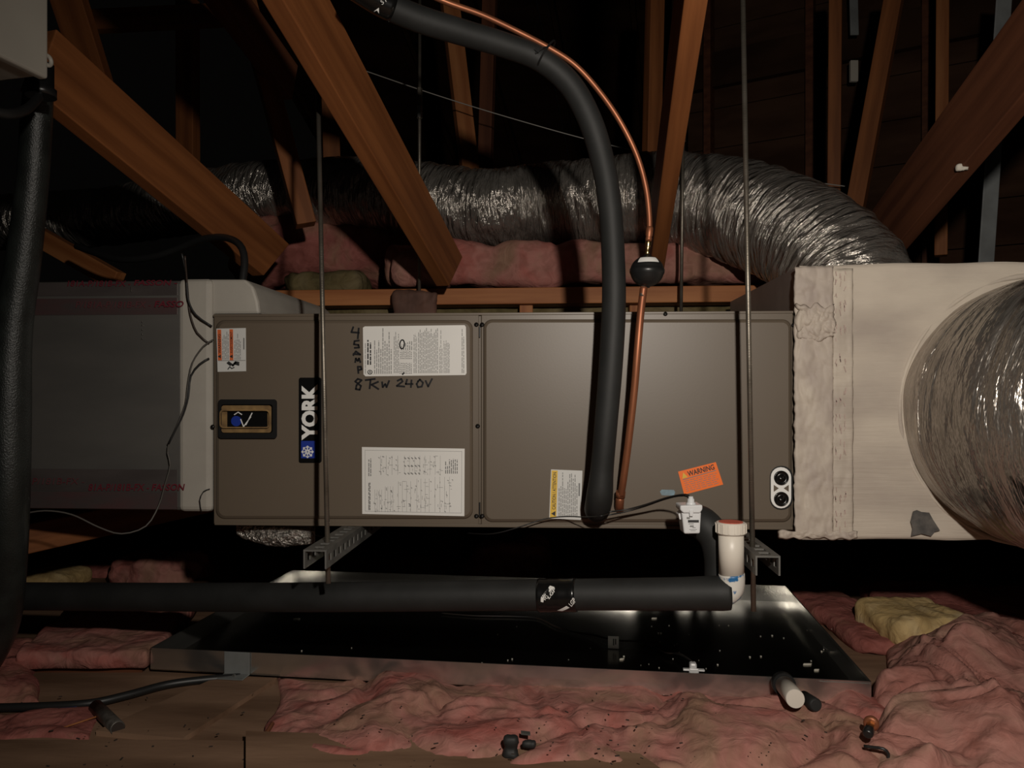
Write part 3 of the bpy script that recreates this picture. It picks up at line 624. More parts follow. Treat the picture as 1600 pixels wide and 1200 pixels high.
t1 = strip('foil_tape', 440, 461, 'fsk_tape'); t2 = strip('foil_tape', 465, 491, 'fsk_tape_red'); t3 = strip('foil_tape', 734, 769, 'fsk_tape'); t4 = strip('foil_tape', 770, 796, 'fsk_tape_red')
def duct_text(s, x0, y0, x1, y1, m, par, bold=.01, yo=0.0003):
    lettering('tape_print', s, Yp(x0, y1, yo), Yp(x1, y1, yo), Yp(x0, y0, yo), m, par, bold=bold, shear=.2)
duct_text('181A-P/181B-FX -', 105, 438.5, 204, 447.5, 'red_print', t1); duct_text('FASSON -', 209, 437.5, 277, 446, 'red_print', t1, .02)
duct_text('P/181A-P/181B-FX -', 118, 471, 236, 481, 'red_faded', t2, 0); duct_text('FASSO', 241, 470, 287, 480, 'red_print', t2, .02, -0.0012)
duct_text('P/181B-FX -', 50, 747, 132, 757, 'red_faded', t3, 0)
duct_text('81A-P/181B-FX -', 138, 756, 233, 767, 'red_print', t3); duct_text('FASSON', 237, 756, 289, 766.5, 'red_print', t3, .02, -0.0012)
for a, b in ((205, 452), (222, 503), (222, 508), (222, 515), (222, 522), (222, 529)):
    o = MB().tube([Yp(a, b - (4 if b == 452 else 1), 0.001), Yp(a, b + (4 if b == 452 else 1), 0.001)], 0.0011, 6).build('staple', 'steel_bit', lp0)

# ------------------------------------------------------------------ right plenum
rp = thing('supply_plenum', (1.75, 0.3, 0.34), 'cream mastic-coated square plenum at the right end of the air handler', 'plenum')
YR = -0.012; zt2 = Yp(1250, 414, YR).z; zb2 = Yp(1300, 842, YR).z; xl = UW + 0.004
nx, nz = 80, 60; mb = MB(); V = []; F = []
x1p = 2.75
for j in range(nz + 1):
    for i in range(nx + 1):
        x = xl + (x1p - xl) * i / nx; z = zb2 + (zt2 - zb2) * j / nz
        dy = 0.004 * noise.noise(Vector((x * 5, z * 5, 1))) + 0.0025 * noise.noise(Vector((x * 16, z * 16, 4)))
        ez = 0.008 * noise.noise(Vector((x * 6, 7, 2))) if j in (0, nz) else 0
        V.append(Vector((x, YR + dy, z + ez)))
F = [(j * (nx + 1) + i, j * (nx + 1) + i + 1, (j + 1) * (nx + 1) + i + 1, (j + 1) * (nx + 1) + i) for j in range(nz) for i in range(nx)]
k = len(V); V += [Vector((xl, 0.62, zb2)), Vector((x1p, 0.62, zb2)), Vector((x1p, 0.62, zt2)), Vector((xl, 0.62, zt2))]
bt = [i for i in range(nx + 1)]; tp = [nz * (nx + 1) + i for i in range(nx + 1)]; lf = [j * (nx + 1) for j in range(nz + 1)]; rg = [j * (nx + 1) + nx for j in range(nz + 1)]
F += [tuple(reversed(bt)) + (k, k + 1), tuple(tp) + (k + 2, k + 3), tuple(lf) + (k + 3, k), tuple(reversed(rg)) + (k + 1, k + 2), (k + 1, k, k + 3, k + 2)]
pb = mb.add(V, F).build('plenum_body', 'mastic', rp, smooth=True)
pb.data.materials.append(MATS['duct_side'])
for p in pb.data.polygons[-5:]: p.material_index = 1; p.use_smooth = False
# wrinkled tape lapping from plenum onto the unit edge
def crumple(name, px0, py0, px1, py1, yb, m, amp, seed, n=(26, 90), ragged=2.5):
    V = []; F = []
    for j in range(n[1] + 1):
        for i in range(n[0] + 1):
            a = px0 + (px1 - px0) * i / n[0]; b = py0 + (py1 - py0) * j / n[1]
            if i in (0, n[0]): a += ragged * noise.noise(Vector((b * .13, seed, i)))
            a += ragged * .6 * noise.noise(Vector((a * .09, b * .09, seed + 3))); b += ragged * 1.1 * noise.noise(Vector((a * .09, b * .09, seed + 8)))
            e = 1 if 0 < i < n[0] and 0 < j < n[1] else 0
            q = Vector((a * .045, b * .045, seed))
            h = amp * (abs(noise.noise(q)) + .6 * abs(noise.noise(q * 2.3)) + .3 * noise.noise(q * 5)) * e
            V.append(Yp(a, b, yb - h))
    F = [(j * (n[0] + 1) + i, (j + 1) * (n[0] + 1) + i, (j + 1) * (n[0] + 1) + i + 1, j * (n[0] + 1) + i + 1) for j in range(n[1]) for i in range(n[0])]
    o = MB().add(V, F).build(name, m, rp, smooth=True)
    s_ = o.modifiers.new('thick', 'SOLIDIFY'); s_.thickness = 0.002; s_.offset = 1
    return o
crumple('wrinkled_tape', 1241.5, 417, 1301, 838, YR - 0.003, 'mastic_tape', 0.006, 1.5)
crumple('torn_tape', 1247, 478, 1303, 530, YR - 0.0055, 'mastic_tape', 0.010, 7.5, (30, 30), 9)
crumple('bottom_tape', 1218, 831, 1340, 841, YR - 0.003, 'mastic_tape', 0.008, 3.5, (60, 10), 4)
crumple('tape_band', 1301, 420, 1332, 836, YR - 0.0028, 'mastic', 0.004, 2.5, (12, 80), 1)
# faint red print on the tape
rnd = random.Random(9); mb = MB()
for b in (437, 470, 520, 560, 620, 655, 700, 770, 810):
    for c in range(3):
        x0 = 1305 + c * 7; 
        for k in range(3): 
            y0 = b + rnd.uniform(-14, 14); ribbon(mb, [(x0 + rnd.uniform(0, 3), y0), (x0 + rnd.uniform(0, 3), y0 + rnd.uniform(4, 9))], rnd.uniform(.8, 1.5), YR - 0.0088)
mat('faded_red_ink', (0.44, 0.33, 0.29), rough=0.7)
tag(mb.build('faded_print', 'faded_red_ink', rp), kind='stuff')
plate('torn_patch', [(1427, 799), (1433, 797), (1440, 800), (1452, 801), (1458, 812), (1469, 829), (1461, 831), (1455, 838), (1440, 834), (1424, 838), (1426, 826), (1423, 815)], YR - 0.0075, .0012, 'torn_foil', rp)
# bead of mastic round the duct collar is part of the plenum
# big flex duct on the plenum front
bx = Vector((1.683, -0.012, 0.604))
def flexduct(name, ctrl, m, label, pitch=0.03, crink=0.03, seed=1.0, n=96, step=0.006, spiral=0.010, fine=90.0, twist=0.0):
    c = curve(ctrl, step)
    def rf(s_, a, r):
        a += twist * s_
        q = Vector((math.cos(a) * 2.4, math.sin(a) * 2.4, s_ * 26 + seed))
        q2 = Vector((math.cos(a) * 3.5, math.sin(a) * 3.5, s_ * fine + seed))
        q3 = Vector((math.cos(a) * 1.2, math.sin(a) * 1.2, s_ * 5 + seed))
        return r * (1 + spiral * math.cos(2 * math.pi * s_ / pitch + a) + crink * noise.noise(q) + crink * .35 * noise.noise(q2) + .045 * noise.noise(q3))
    mb = MB().tube([p[:3] for p in c], [p[3] for p in c], n, True, rf)
    th = thing(name, c[-1][:3], label, 'duct')
    o = mb.build('foil_jacket', m, th, smooth=True)
    uv = o.data.uv_layers.new(name='wrap'); nr = len(c)
    for pl in o.data.polygons:
        q = [o.data.loops[l].vertex_index for l in pl.loop_indices]
        last = any(v % n == n - 1 for v in q)
        for l, v in zip(pl.loop_indices, q):
            k_ = v % n; k_ = n if (k_ == 0 and last) else k_
            uv.data[l].uv = (k_ / n + twist * (v // n) * step * 0.1, (v // n) * step)
    return th
big = flexduct('flex_duct', [(*(bx + Vector(q)), r) for q, r in (((0, 0, 0), .258), ((0.0, -0.06, 0), .264), ((0.012, -0.16, 0)  , .266), ((0.07, -0.28, -0.008), .264), ((0.19, -0.40, -0.02), .262), ((0.40, -0.50, -0.05), .262), ((0.70, -0.54, -0.09), .262))],
               'foil_smooth', 'huge silver flex duct bulging from the plenum at the right edge', crink=0.016, seed=5, spiral=0.003, pitch=0.026, n=120, fine=60, step=0.004, twist=3.0)
MB().tube([bx + Vector((0.266 * math.cos(t), 0.003, 0.268 * math.sin(t))) for t in [k * math.pi / 40 for k in range(81)]], [0.0045 + .003 * noise.noise(Vector((k * .3, 1, 2))) for k in range(81)], 8, False).build('mastic_bead', 'mastic', big, smooth=True)
# background flex duct
pts = [(1352, 500, 1.86, .135), (1330, 442, 1.90, .140), (1284, 394, 1.98, .143), (1222, 355, 2.10, .145), (1150, 330, 2.24, .146), (1060, 312, 2.36, .142), (950, 314, 2.42, .138), (850, 318, 2.46, .128), (770, 325, 2.46, .122), (690, 318, 2.50, .122), (600, 304, 2.56, .118), (500, 300, 2.66, .112), (400, 302, 2.76, .11), (300, 318, 2.88, .11), (150, 340, 3.0, .11), (-60, 350, 3.2, .11)]
flexduct('flex_duct', [(*D(a, b, d), r) for a, b, d, r in pts], 'foil', 'wrinkled silver flex duct snaking behind the trusses into the plenum top', crink=0.055, seed=2, spiral=0.002, pitch=0.034, step=0.004, n=88, fine=120)
cq = D(1331, 440, 1.90); cq.z = zt2; mb = MB(); V = []
for j in range(7):
    for i in range(61):
        a = 2 * math.pi * i / 60; rr_ = .215 - j * .0125 + .012 * noise.noise(Vector((math.cos(a) * 2, math.sin(a) * 2, j * .5))); V.append(cq + Vector((rr_ * math.cos(a), rr_ * .8 * math.sin(a), -.004 + .0075 * j + .008 * noise.noise(Vector((math.cos(a) * 3, math.sin(a) * 3, 4)))) ))
mb.add(V, [(j * 61 + i, j * 61 + i + 1, (j + 1) * 61 + i + 1, (j + 1) * 61 + i) for j in range(6) for i in range(60)]).build('mastic_collar', 'mastic_tape', rp, smooth=True)
flexduct('flex_duct', [(*D(380, 820, 1.72), .024), (*D(415, 833, 1.70), .024), (*D(455, 836, 1.69), .024), (*D(492, 835, 1.70), .020)], 'foil', 'crumpled silver foil duct peeking out under the left end of the unit', crink=0.16, seed=12, spiral=0.01, n=48, step=0.003)

# ------------------------------------------------------------------ hanging rods and strut
def rod(px0, py0, d0, px1, py1, d1, label, r=0.0048, nuts=()):
    a = D(px0, py0, d0); b = D(px1, py1, d1)
    t = thing('threaded_rod', b, label, 'rod', 'threaded hanging rods')
    MB().tube([a, b], r, 12).build('rod_shaft', 'zinc_rod', t, smooth=True)
    for f, h, m in nuts:
        c = a.lerp(b, f); X = (b - a).normalized(); MB().lathe(c - X * h / 2, X, [(r * 1.75, 0), (r * 1.75, h)], 6).build('rod_nut', m, t)
    return t
DR = 1.43
rod(496.5, 128, 1.60, 513, 912, DR, 'threaded rod in front of the brand badge', nuts=((0.945, .010, 'zinc_rod'),))
rod(1160, -40, 1.42, 1177.5, 955, 1.40, 'threaded rod in front of the unit left of the white drain ports', nuts=((0.915, .010, 'zinc_rod'),))
rod(656, -20, 2.24, 655, 500, 2.24, 'threaded rod behind the unit crossing the left sloping web', nuts=((0.375, .035, 'steel_bit'), (0.33, .05, 'zinc_rod')))
rod(1068, 150, 2.165, 1064, 500, 2.165, 'threaded rod behind the unit right of the black ball', nuts=((0.19, .016, 'steel_bit'), (0.05, .06, 'zinc_rod')))
def strut(xc, label, wd=0.042, ht=0.034, y0=-0.245):
    t = thing('strut_channel', (xc, 0.2, ZB - 0.003 - ht), label, 'strut', 'slotted strut channels')
    z1 = ZB - 0.002; z0 = z1 - ht; xa = xc - wd / 2; xb = xc + wd / 2; th_ = 0.003; L = 0.56 - y0
    n = int(L / 0.03)
    mb = MB(); mb.box((xa, y0, z1 - th_), (xa + 0.012, 0.56, z1)); mb.box((xb - 0.012, y0, z1 - th_), (xb, 0.56, z1))
    for k in range(n):
        ya = y0 + k * L / n; mb.box((xa + 0.012, ya, z1 - th_), (xb - 0.012, ya + 0.012, z1))
    mb.build('top_web', 'galv_strap', t)
    for nm, xx in (('side_flange', xa), ('side_flange', xb - th_)):
        mb = MB(); mb.box((xx, y0, z0), (xx + th_, 0.56, z0 + 0.010)); mb.box((xx, y0, z1 - 0.010), (xx + th_, 0.56, z1 - th_))
        for k in range(n):
            ya = y0 + k * L / n; mb.box((xx, ya, z0 + 0.010), (xx + th_, ya + 0.014, z1 - 0.010))
        mb.build(nm, 'galv_strap', t)
    return t
strut(D(507, 852, DR).x, 'slotted steel strut under the left end of the air handler')
sx = D(1178, 858, 1.40).x
strut(sx + 0.005, 'slotted steel strut under the right end beside the white standpipe')

# ------------------------------------------------------------------ refrigerant lines
H = [(550, -25, 1.30), (600, 6, 1.33), (656, 30, 1.36), (720, 50, 1.39), (790, 71, 1.42), (845, 93, 1.44), (890, 131, 1.45), (921, 186, 1.455), (941, 250, 1.46), (953, 322, 1.46), (958, 400, 1.46), (959, 480, 1.46), (954, 575, 1.46), (947, 660, 1.465), (941, 730, 1.475), (937, 774, 1.485), (934, 792, 1.515), (933, 796, 1.565)]
hs = thing('suction_line', Yp(935, 795, -0.02), 'thick black foam-insulated suction hose arching down the front of the air handler', 'hose')
c = curve([(*D(a, b, d), 0.0225 if b < 740 else 0.0255) for a, b, d in H], 0.008)
MB().tube([p[:3] for p in c], [p[3] * (1 + .02 * math.sin(i * .13)) for i, p in enumerate(c)], 28).build('foam_sleeve', 'rubber_foam', hs, smooth=True)
i0 = max(range(len(c)), key=lambda i: -(Vector(c[i][:3]) - D(592, 2, 1.33)).length)
tp = MB().tube([p[:3] for p in c[max(0, i0 - 5):i0 + 4]], 0.0236, 24).build('printed_tape', 'black_gloss', hs, smooth=True)
for (q0, q1, q2, s_) in (((584, 18), (592, 12), (592, 21), None), ((597, 8), (606, 1), (594, 1), 'ST')):
    z = lambda p: D(p[0], p[1], 1.298)
    if s_: lettering('tape_print', s_, z(q0), z(q1), z(q2), 'white_print', tp)
    else: MB().prism([z(q0), z((592, 12)), z((592, 21)), z((589, 16))], FW * .001).build('tape_print', 'white_print', tp)
Lq = [(620, -32, 1.36), (692, 1, 1.38), (750, 22, 1.40), (800, 45, 1.415), (858, 75, 1.43), (900, 103, 1.44), (938, 145, 1.45), (970, 192, 1.46), (995, 243, 1.468), (1009, 292, 1.473), (1014.5, 338, 1.475), (1014.5, 368, 1.475)]
cl_ = thing('liquid_line', Yp(968, 795, -0.02), 'bare copper liquid line curving down beside the black suction hose', 'pipe')
c = curve([D(*q) for q in Lq], 0.008); MB().tube(c, 0.0054, 12).build('copper_tube', 'copper', cl_, smooth=True)
c = curve([D(*q) for q in [(1006, 448, 1.475), (1001, 490, 1.478), (996, 550, 1.48), (991, 610, 1.49), (982, 690, 1.51), (974, 750, 1.53), (970, 774, 1.545)]], 0.008)
MB().tube(c, 0.0073, 14).build('copper_tube', 'copper', cl_, smooth=True)
c = [D(970, 768, 1.545), D(969, 777, 1.549)]; MB().tube(c, 0.0098, 14).build('flare_nut', 'copper', cl_, smooth=True)
c = curve([D(969, 776, 1.549), D(968, 788, 1.552), D(968, 796, 1.575)], .006); MB().tube(c, 0.0088, 14).build('copper_stub', 'copper', cl_, smooth=True)
X = (D(1011, 402, 1.475) - D(1014.5, 366, 1.475)).normalized(); o0 = D(1014.5, 364, 1.475)
MB().lathe(o0, X, [(.0056, -.012), (.0070, -.009), (.0070, .004), (.0056, .008), (.0064, .010), (.0058, .016)], 14).build('copper_coupling', 'copper', cl_, smooth=True)
MB().lathe(o0 + X * .013, X, [(.0045, 0), (.0062, .006), (.0045, .014), (.0035, .020), (.0042, .022), (.0042, .026), (.003, .032)], 12).build('brass_cone', 'brass', cl_, smooth=True)
X2 = (D(1004, 462, 1.475) - D(1006.5, 446, 1.475)).normalized()
MB().lathe(D(1006.5, 444, 1.475), X2, [(.0055, 0), (.0055, .016), (.0062, .018), (.0062, .024)], 14).build('lower_stub', 'zinc_rod', cl_, smooth=True)
ft = thing('filter_drier', D(1008, 448, 1.475), 'round black filter drier ball on the copper line', 'filter drier')
bc = D(1011, 423.5, 1.475); ax = Vector((0.03, 0, 1)).normalized(); R_ = 0.0312
prof = [(0.006, -R_ * 1.02)] + [(R_ * math.cos(t) * 1.03, R_ * math.sin(t) * .98) for t in [math.radians(a) for a in range(-78, -8, 8)]] + [(R_ * 1.07, -.003), (R_ * 1.07, .003)] + [(R_ * math.cos(t) * 1.03, R_ * math.sin(t) * .93) for t in [math.radians(a) for a in range(8, 80, 8)]] + [(0.007, R_ * .94), (.006, R_ * 1.0)]
MB().lathe(bc, ax, prof, 32).build('drier_shell', 'black_plastic', ft, smooth=True)
mb = MB(); V = []                                         # wrapped paper label on the upper dome
for j in range(4):
    t = math.radians(26 + j * 8)
    for i in range(13):
        a = math.radians(-132 + i * 7.0)
        V.append(bc + Vector((R_ * 1.06 * math.cos(t) * math.cos(a), R_ * 1.06 * math.cos(t) * math.sin(a), R_ * .97 * math.sin(t))))
mb.add(V, [(j * 13 + i, j * 13 + i + 1, (j + 1) * 13 + i + 1, (j + 1) * 13 + i) for j in range(3) for i in range(12)]).build('paper_label', 'white_print', ft, smooth=True)
# zip tie joining hose and copper
pz = D(853, 86, 1.437); zt_ = [pz + (RT * 0.55 + UP * 0.8) * (0.030 * math.cos(t)) + FW * (0.028 * math.sin(t)) for t in [k * math.pi / 16 for k in range(33)]]
zo = MB().tube(zt_, 0.002, 6, False).tube([D(835, 77, 1.415), D(842, 82, 1.415)], 0.003, 6).tube([D(836, 84, 1.415), D(848, 75, 1.415), D(860, 72, 1.43)], 0.0018, 6).build('zip_tie', 'black_plastic'); tag(zo, 'black zip tie strapping the copper line to the suction hose', 'zip tie')

# ------------------------------------------------------------------ condensate drain
dn = thing('drain_line', D(600, 955, 1.40), 'black foam-wrapped drain pipe running level across the front of the pan', 'pipe')
c = curve([(*D(a, b, d), r) for a, b, d, r in ((-80, 931, 1.76, .0310), (100, 932, 1.71, .0306), (300, 933, 1.64, .0300), (500, 933, 1.55, .0294), (700, 931, 1.50, .0293), (900, 929, 1.45, .0293), (1050, 928, 1.405, .0298), (1100, 927, 1.39, .0305), (1128, 927, 1.382, .031), (1140, 927, 1.38, .0295))], 0.012)
MB().tube([p[:3] for p in c], [p[3] for p in c], 32).build('foam_sleeve', 'rubber_foam', dn, smooth=True)
c = curve([(*D(a, b, d), .0316) for a, b, d in ((842, 930.5, 1.466), (872, 930, 1.458), (901, 929.5, 1.450))], 0.006)
tp = MB().tube([p[:3] for p in c], [p[3] * (1 + .015 * math.sin(i * 2.1)) for i, p in enumerate(c)], 32).build('printed_tape', 'black_gloss', dn, smooth=True)
# wrapped white print on the tape: map a flat patch onto the cylinder
c0 = Vector(c[0][:3]); ax_ = (Vector(c[-1][:3]) - c0).normalized(); rr = 0.0324
def wrap(u, v):                                            # u along the pipe in px from 842, v angle (deg, 0 = towards the camera, + up)
    t = math.radians(v); return c0 + ax_ * (u * 1.458 / FPX) + (-FW * math.cos(t) + UP * math.sin(t)) * rr
def wpoly(name, pts, m):
    V = []; F = []; n = 6                                   # quad patch, subdivided so that it bends
    for j in range(n + 1):
        for i in range(n + 1):
            u = i / n; v = j / n
            a = [pts[0][k] * (1 - u) + pts[1][k] * u for k in (0, 1)]; b = [pts[3][k] * (1 - u) + pts[2][k] * u for k in (0, 1)]
            V.append(wrap(a[0] * (1 - v) + b[0] * v, a[1] * (1 - v) + b[1] * v))
    F = [(j * (n + 1) + i, j * (n + 1) + i + 1, (j + 1) * (n + 1) + i + 1, (j + 1) * (n + 1) + i) for j in range(n) for i in range(n)]
    return MB().add(V, F).build(name, m, tp, smooth=True)
wpoly('tape_print', [(2, 8), (5, 4), (24, 42), (17, 48)], 'white_print')
wpoly('tape_print', [(2, 6), (7, 8), (6, -8), (2, -6)], 'white_print')
wpoly('tape_print', [(28, -44), (42, -22), (47, -30), (36, -48)], 'white_print')
def wtext(s, u0, v0, u1, v1, u2, v2, m):
    v, f = glyphs(s, .02); V = [wrap(u0 + (u1 - u0) * a + (u2 - u0) * b, v0 + (v1 - v0) * a + (v2 - v0) * b) for a, b in v]
    for i in range(len(V)): V[i] = V[i] + (-FW) * .0004
    MB().add(V, f).build('tape_print', m, tp)
wtext('DRPV', 5, 8, 16, 34, 3, 14, 'ink'); wtext('LGP', 15, 2, 26, 32, 12, 12, 'white_print'); wtext('LGP', 50, -26, 57, -4, 45, -14, 'white_print'); wtext('VC', 8, -4, 14, 8, 5, 4, 'white_print')
# tee elbow out of the unit, wrapped in foam
c = curve([(*D(a, b, d), r) for a, b, d, r in ((1085, 812, 1.565, .030), (1086, 813, 1.49, .031), (1098, 818, 1.455, .031), (1116, 838, 1.445, .030), (1124, 868, 1.44, .029), (1124, 905, 1.435, .028), (1118, 925, 1.43, .026))], 0.008)
MB().tube([p[:3] for p in c], [p[3] for p in c], 28).build('elbow_sleeve', 'rubber_foam', dn, smooth=True)
sp = thing('standpipe', D(1148, 945, 1.36), 'white plastic standpipe with a red-topped cap beside the right rod', 'pipe')
ps = [D(1142, 826, 1.378), D(1143, 897, 1.378)]
MB().tube(ps, .0222, 28).build('pipe_body', 'pvc', sp, smooth=True)
cc = D(1142, 834, 1.378)
mb = MB(); prof = [(0.0245, 0), (0.0266, 0.002), (0.0266, 0.0195), (0.0250, 0.021), (0.0215, 0.0212)]
n = 24; vs_ = []
mb.lathe(cc, UP, prof, 32); cap = mb.build('cap', 'pvc', sp, smooth=False)
MB().lathe(cc + UP * .0211, UP, [(0.0212, 0), (0.0212, .0009)], 28).build('red_cap_top', 'pvc_red', cap)
for k in range(16):
    a = 2 * math.pi * k / 16; o = cc + Vector((math.cos(a), math.sin(a), 0)) * 0.0262 + UP * .003
    MB().obox(o, Vector((-math.sin(a), math.cos(a), 0)) * .0025, Vector((math.cos(a), math.sin(a), 0)) * .0014, UP * .016).build('cap_rib', 'pvc', cap)
MB().tube(curve([D(1143, 896, 1.378), D(1143.5, 908, 1.378), D(1140, 922, 1.378), D(1128, 929, 1.379)], .004), .0228, 28).build('elbow', 'pvc_blue', sp, smooth=True)
# float switch
fs = thing('float_switch', D(1080, 835, 1.39), 'small white overflow switch box on the drain elbow', 'switch')
def fq(px, py, d=1.385): return D(px, py, d)
mb = MB(); a = [fq(1065, 800), fq(1096, 800), fq(1094, 834), fq(1069, 834.5)]; mb.prism(a, FW * .034); mb.build('switch_body', 'switch_white', fs, bevel=.003)
mb = MB(); a = [fq(1063, 790, 1.38), fq(1098, 789, 1.38), fq(1098, 796, 1.38), fq(1094, 802, 1.38), fq(1068, 802, 1.38), fq(1063, 797, 1.38)]; mb.prism(a, FW * .042); mb.build('switch_lid', 'switch_white', fs, bevel=.0025)
o = fq(1079.5, 791, 1.395); MB().lathe(o, UP, [(.0085, 0), (.0085, .006), (.0062, .008), (.0062, .013), (.0045, .0145), (.004, .018)], 16).build('cable_gland', 'switch_white', fs, smooth=True)
MB().prism([fq(1077, 797, 1.378), fq(1084, 797, 1.378), fq(1083, 807, 1.378), (fq(1078, 807, 1.378))], FW * .006).build('latch', 'switch_white', fs, bevel=.001)
MB().prism([fq(1063, 800, 1.40), fq(1060, 804, 1.40), fq(1062, 812, 1.40), fq(1066, 812, 1.40), fq(1066, 800, 1.40)], FW * .02).build('side_clip', 'switch_white', fs, bevel=.001)
for x0, y0, x1, y1 in ((1075, 812.5, 1092, 816.5), (1076, 818, 1084, 819), (1078, 821, 1084, 823.5), (1082, 824, 1087, 824.8), (1077, 827, 1089, 827.6), (1079, 829, 1087, 829.6), (1073, 808, 1078, 811)):
    MB().prism([fq(x0, y0, 1.3845), fq(x1, y0, 1.3845), fq(x1, y1, 1.3845), fq(x0, y1, 1.3845)], FW * .0003).build('switch_print', 'ink' if y0 == 812.5 else 'ink_grey', fs)
pipe('switch_wire', [D(1080, 783, 1.395), D(1076, 774, 1.40), D(1064, 773, 1.42), D(1040, 778, 1.46), D(1010, 788, 1.49), D(980, 796, 1.51), D(950, 800, 1.50)], .0016, 'black_cable', fs, 6)
pipe('switch_wire', [D(1079, 784, 1.397), D(1074, 776, 1.41), D(1060, 775, 1.43), D(1036, 781, 1.47), D(1008, 791, 1.50), D(980, 799, 1.515), D(950, 805, 1.50)], .0014, 'black_cable', fs, 6)
def wire(name, pts, r, m, label, cat='wire'):
    o = pipe(name, pts, r, m, None, 6); return tag(o, label, cat)
wire('control_wire', [D(952, 802, 1.50), D(940, 806, 1.44), D(915, 808, 1.50), D(885, 807, 1.55), D(850, 811, 1.56), D(810, 824, 1.56), D(770, 834, 1.58), D(730, 833, 1.66)], .0012, 'black_cable', 'thin black wire looping under the caution label')

# ------------------------------------------------------------------ drain pan
pA = Vector((-0.821, 1.744)); ux = Vector((1.542, -0.204)).normalized(); uy = Vector((-ux.y, ux.x)); PW, PD, ZR, ZF = 1.555, 0.77, 0.06, 0.012
def PP(a, b, z): q = pA + ux * a + uy * b; return LP(q.x, q.y, z)
pan = thing('drain_pan', PP(PW / 2, PD / 2, 0.0), 'large shallow galvanised drain pan under the air handler', 'pan')
MB().prism([PP(0, 0, 0.010), PP(PW, 0, 0.010), PP(PW, PD, 0.010), PP(0, PD, 0.010)], (0, 0, 0.002)).build('pan_floor', 'pan_sheet', pan)
def wall(a0, b0, a1, b1, nm='pan_wall'):
    ia = Vector((PW / 2, PD / 2)) - Vector(((a0 + a1) / 2, (b0 + b1) / 2)); ia.normalize(); tk = 0.0015
    n_ = 24; V = []; F = []
    for k in range(n_ + 1):
        t = k / n_; a = a0 + (a1 - a0) * t; b = b0 + (b1 - b0) * t; w_ = 0.0022 * noise.noise(Vector((a * 5, b * 5, 3)))
        for q, z in ((0, .010), (0, .035), (0, ZR), (tk * 2, ZR), (tk * 2, ZR - .006), (tk, ZR - .006), (tk, .035), (tk, .011)):
            off = q + (w_ if z in (.035,) else 0); V.append(PP(a + ia.x * off, b + ia.y * off, z))
    m_ = 8
    F = [(k * m_ + i, (k + 1) * m_ + i, (k + 1) * m_ + (i + 1) % m_, k * m_ + (i + 1) % m_) for k in range(n_) for i in range(m_)]
    F += [tuple(range(m_)), tuple(n_ * m_ + i for i in range(m_ - 1, -1, -1))]
    return MB().add(V, F).build(nm, 'galvanised', pan)
wall(0, 0, PW, 0); wall(PW, PD, 0, PD); wall(0, PD, 0, 0); wall(PW, 0, PW, PD)
# corner fold and rivet
MB().prism([PP(PW - .10, -.0012, ZR - .004), PP(PW - .002, -.0012, ZR - .004), PP(PW - .002, -.0012, .012)], (PP(0, -.0008, 0) - PP(0, 0, 0))).build('corner_fold', 'galvanised', pan)
MB().lathe(PP(PW - .015, -.001, .020), -(PP(0, 1, 0) - PP(0, 0, 0)), [(.004, 0), (.0035, .002), (0, .003)], 10).build('rivet', 'steel_bit', pan, smooth=True)
# mounting bracket on the front wall
bk = thing('angle_bracket', Zp(380, 1062, 0.0), 'small galvanised angle bracket on the front of the pan at left', 'bracket')
ab = (Zp(381, 1012, ZR) - PP(0, 0, ZR)).dot((PP(1, 0, 0) - PP(0, 0, 0)))
ex = PP(1, 0, 0) - PP(0, 0, 0); ey = PP(0, 1, 0) - PP(0, 0, 0)
p = PP(ab - .03, -.003, .011); MB().obox(p, ex * .06, -ey * .002, UP * .05).build('upright_leg', 'bracket_steel', bk, bevel=.001)
MB().obox(p - ey * .035, ex * .06, ey * .035, UP * .002).build('foot_leg', 'bracket_steel', bk, bevel=.001)
MB().lathe(p + ex * .032 - ey * .018 + UP * .002, UP, [(.004, 0), (.004, .003), (.002, .004)], 6).build('screw', 'steel_bit', bk)
# pan outlet
po = thing('pan_outlet', D(1240, 1105, 1.45), 'short white drain stub poking from the front of the pan at right', 'pipe')
a = D(1222, 1066, 1.535); b = D(1243, 1092.5, 1.43)
X = (b - a); L_ = X.length
MB().lathe(a, X, [(.0175, 0), (.0175, L_ * .96), (.0165, L_)], 24).build('stub', 'pvc', po, smooth=True)
MB().lathe(a + X * .02, X, [(.0225, 0), (.0225, .018)], 24).build('rubber_ring', 'black_plastic', po, smooth=True)
MB().lathe(a - X * .02 , X, [(.021, 0), (.021, .012)], 6).build('lock_nut', 'galvanised', po)
bt_ = MB().lathe(D(1256, 1090, 1.49), D(1270, 1099, 1.45) - D(1256, 1090, 1.49), [(.013, 0), (.013, .05), (.010, .055)], 18).build('black_plug', 'rubber_foam', None, smooth=True); tag(bt_, 'black rubber plug lying behind the white drain stub', 'plug')
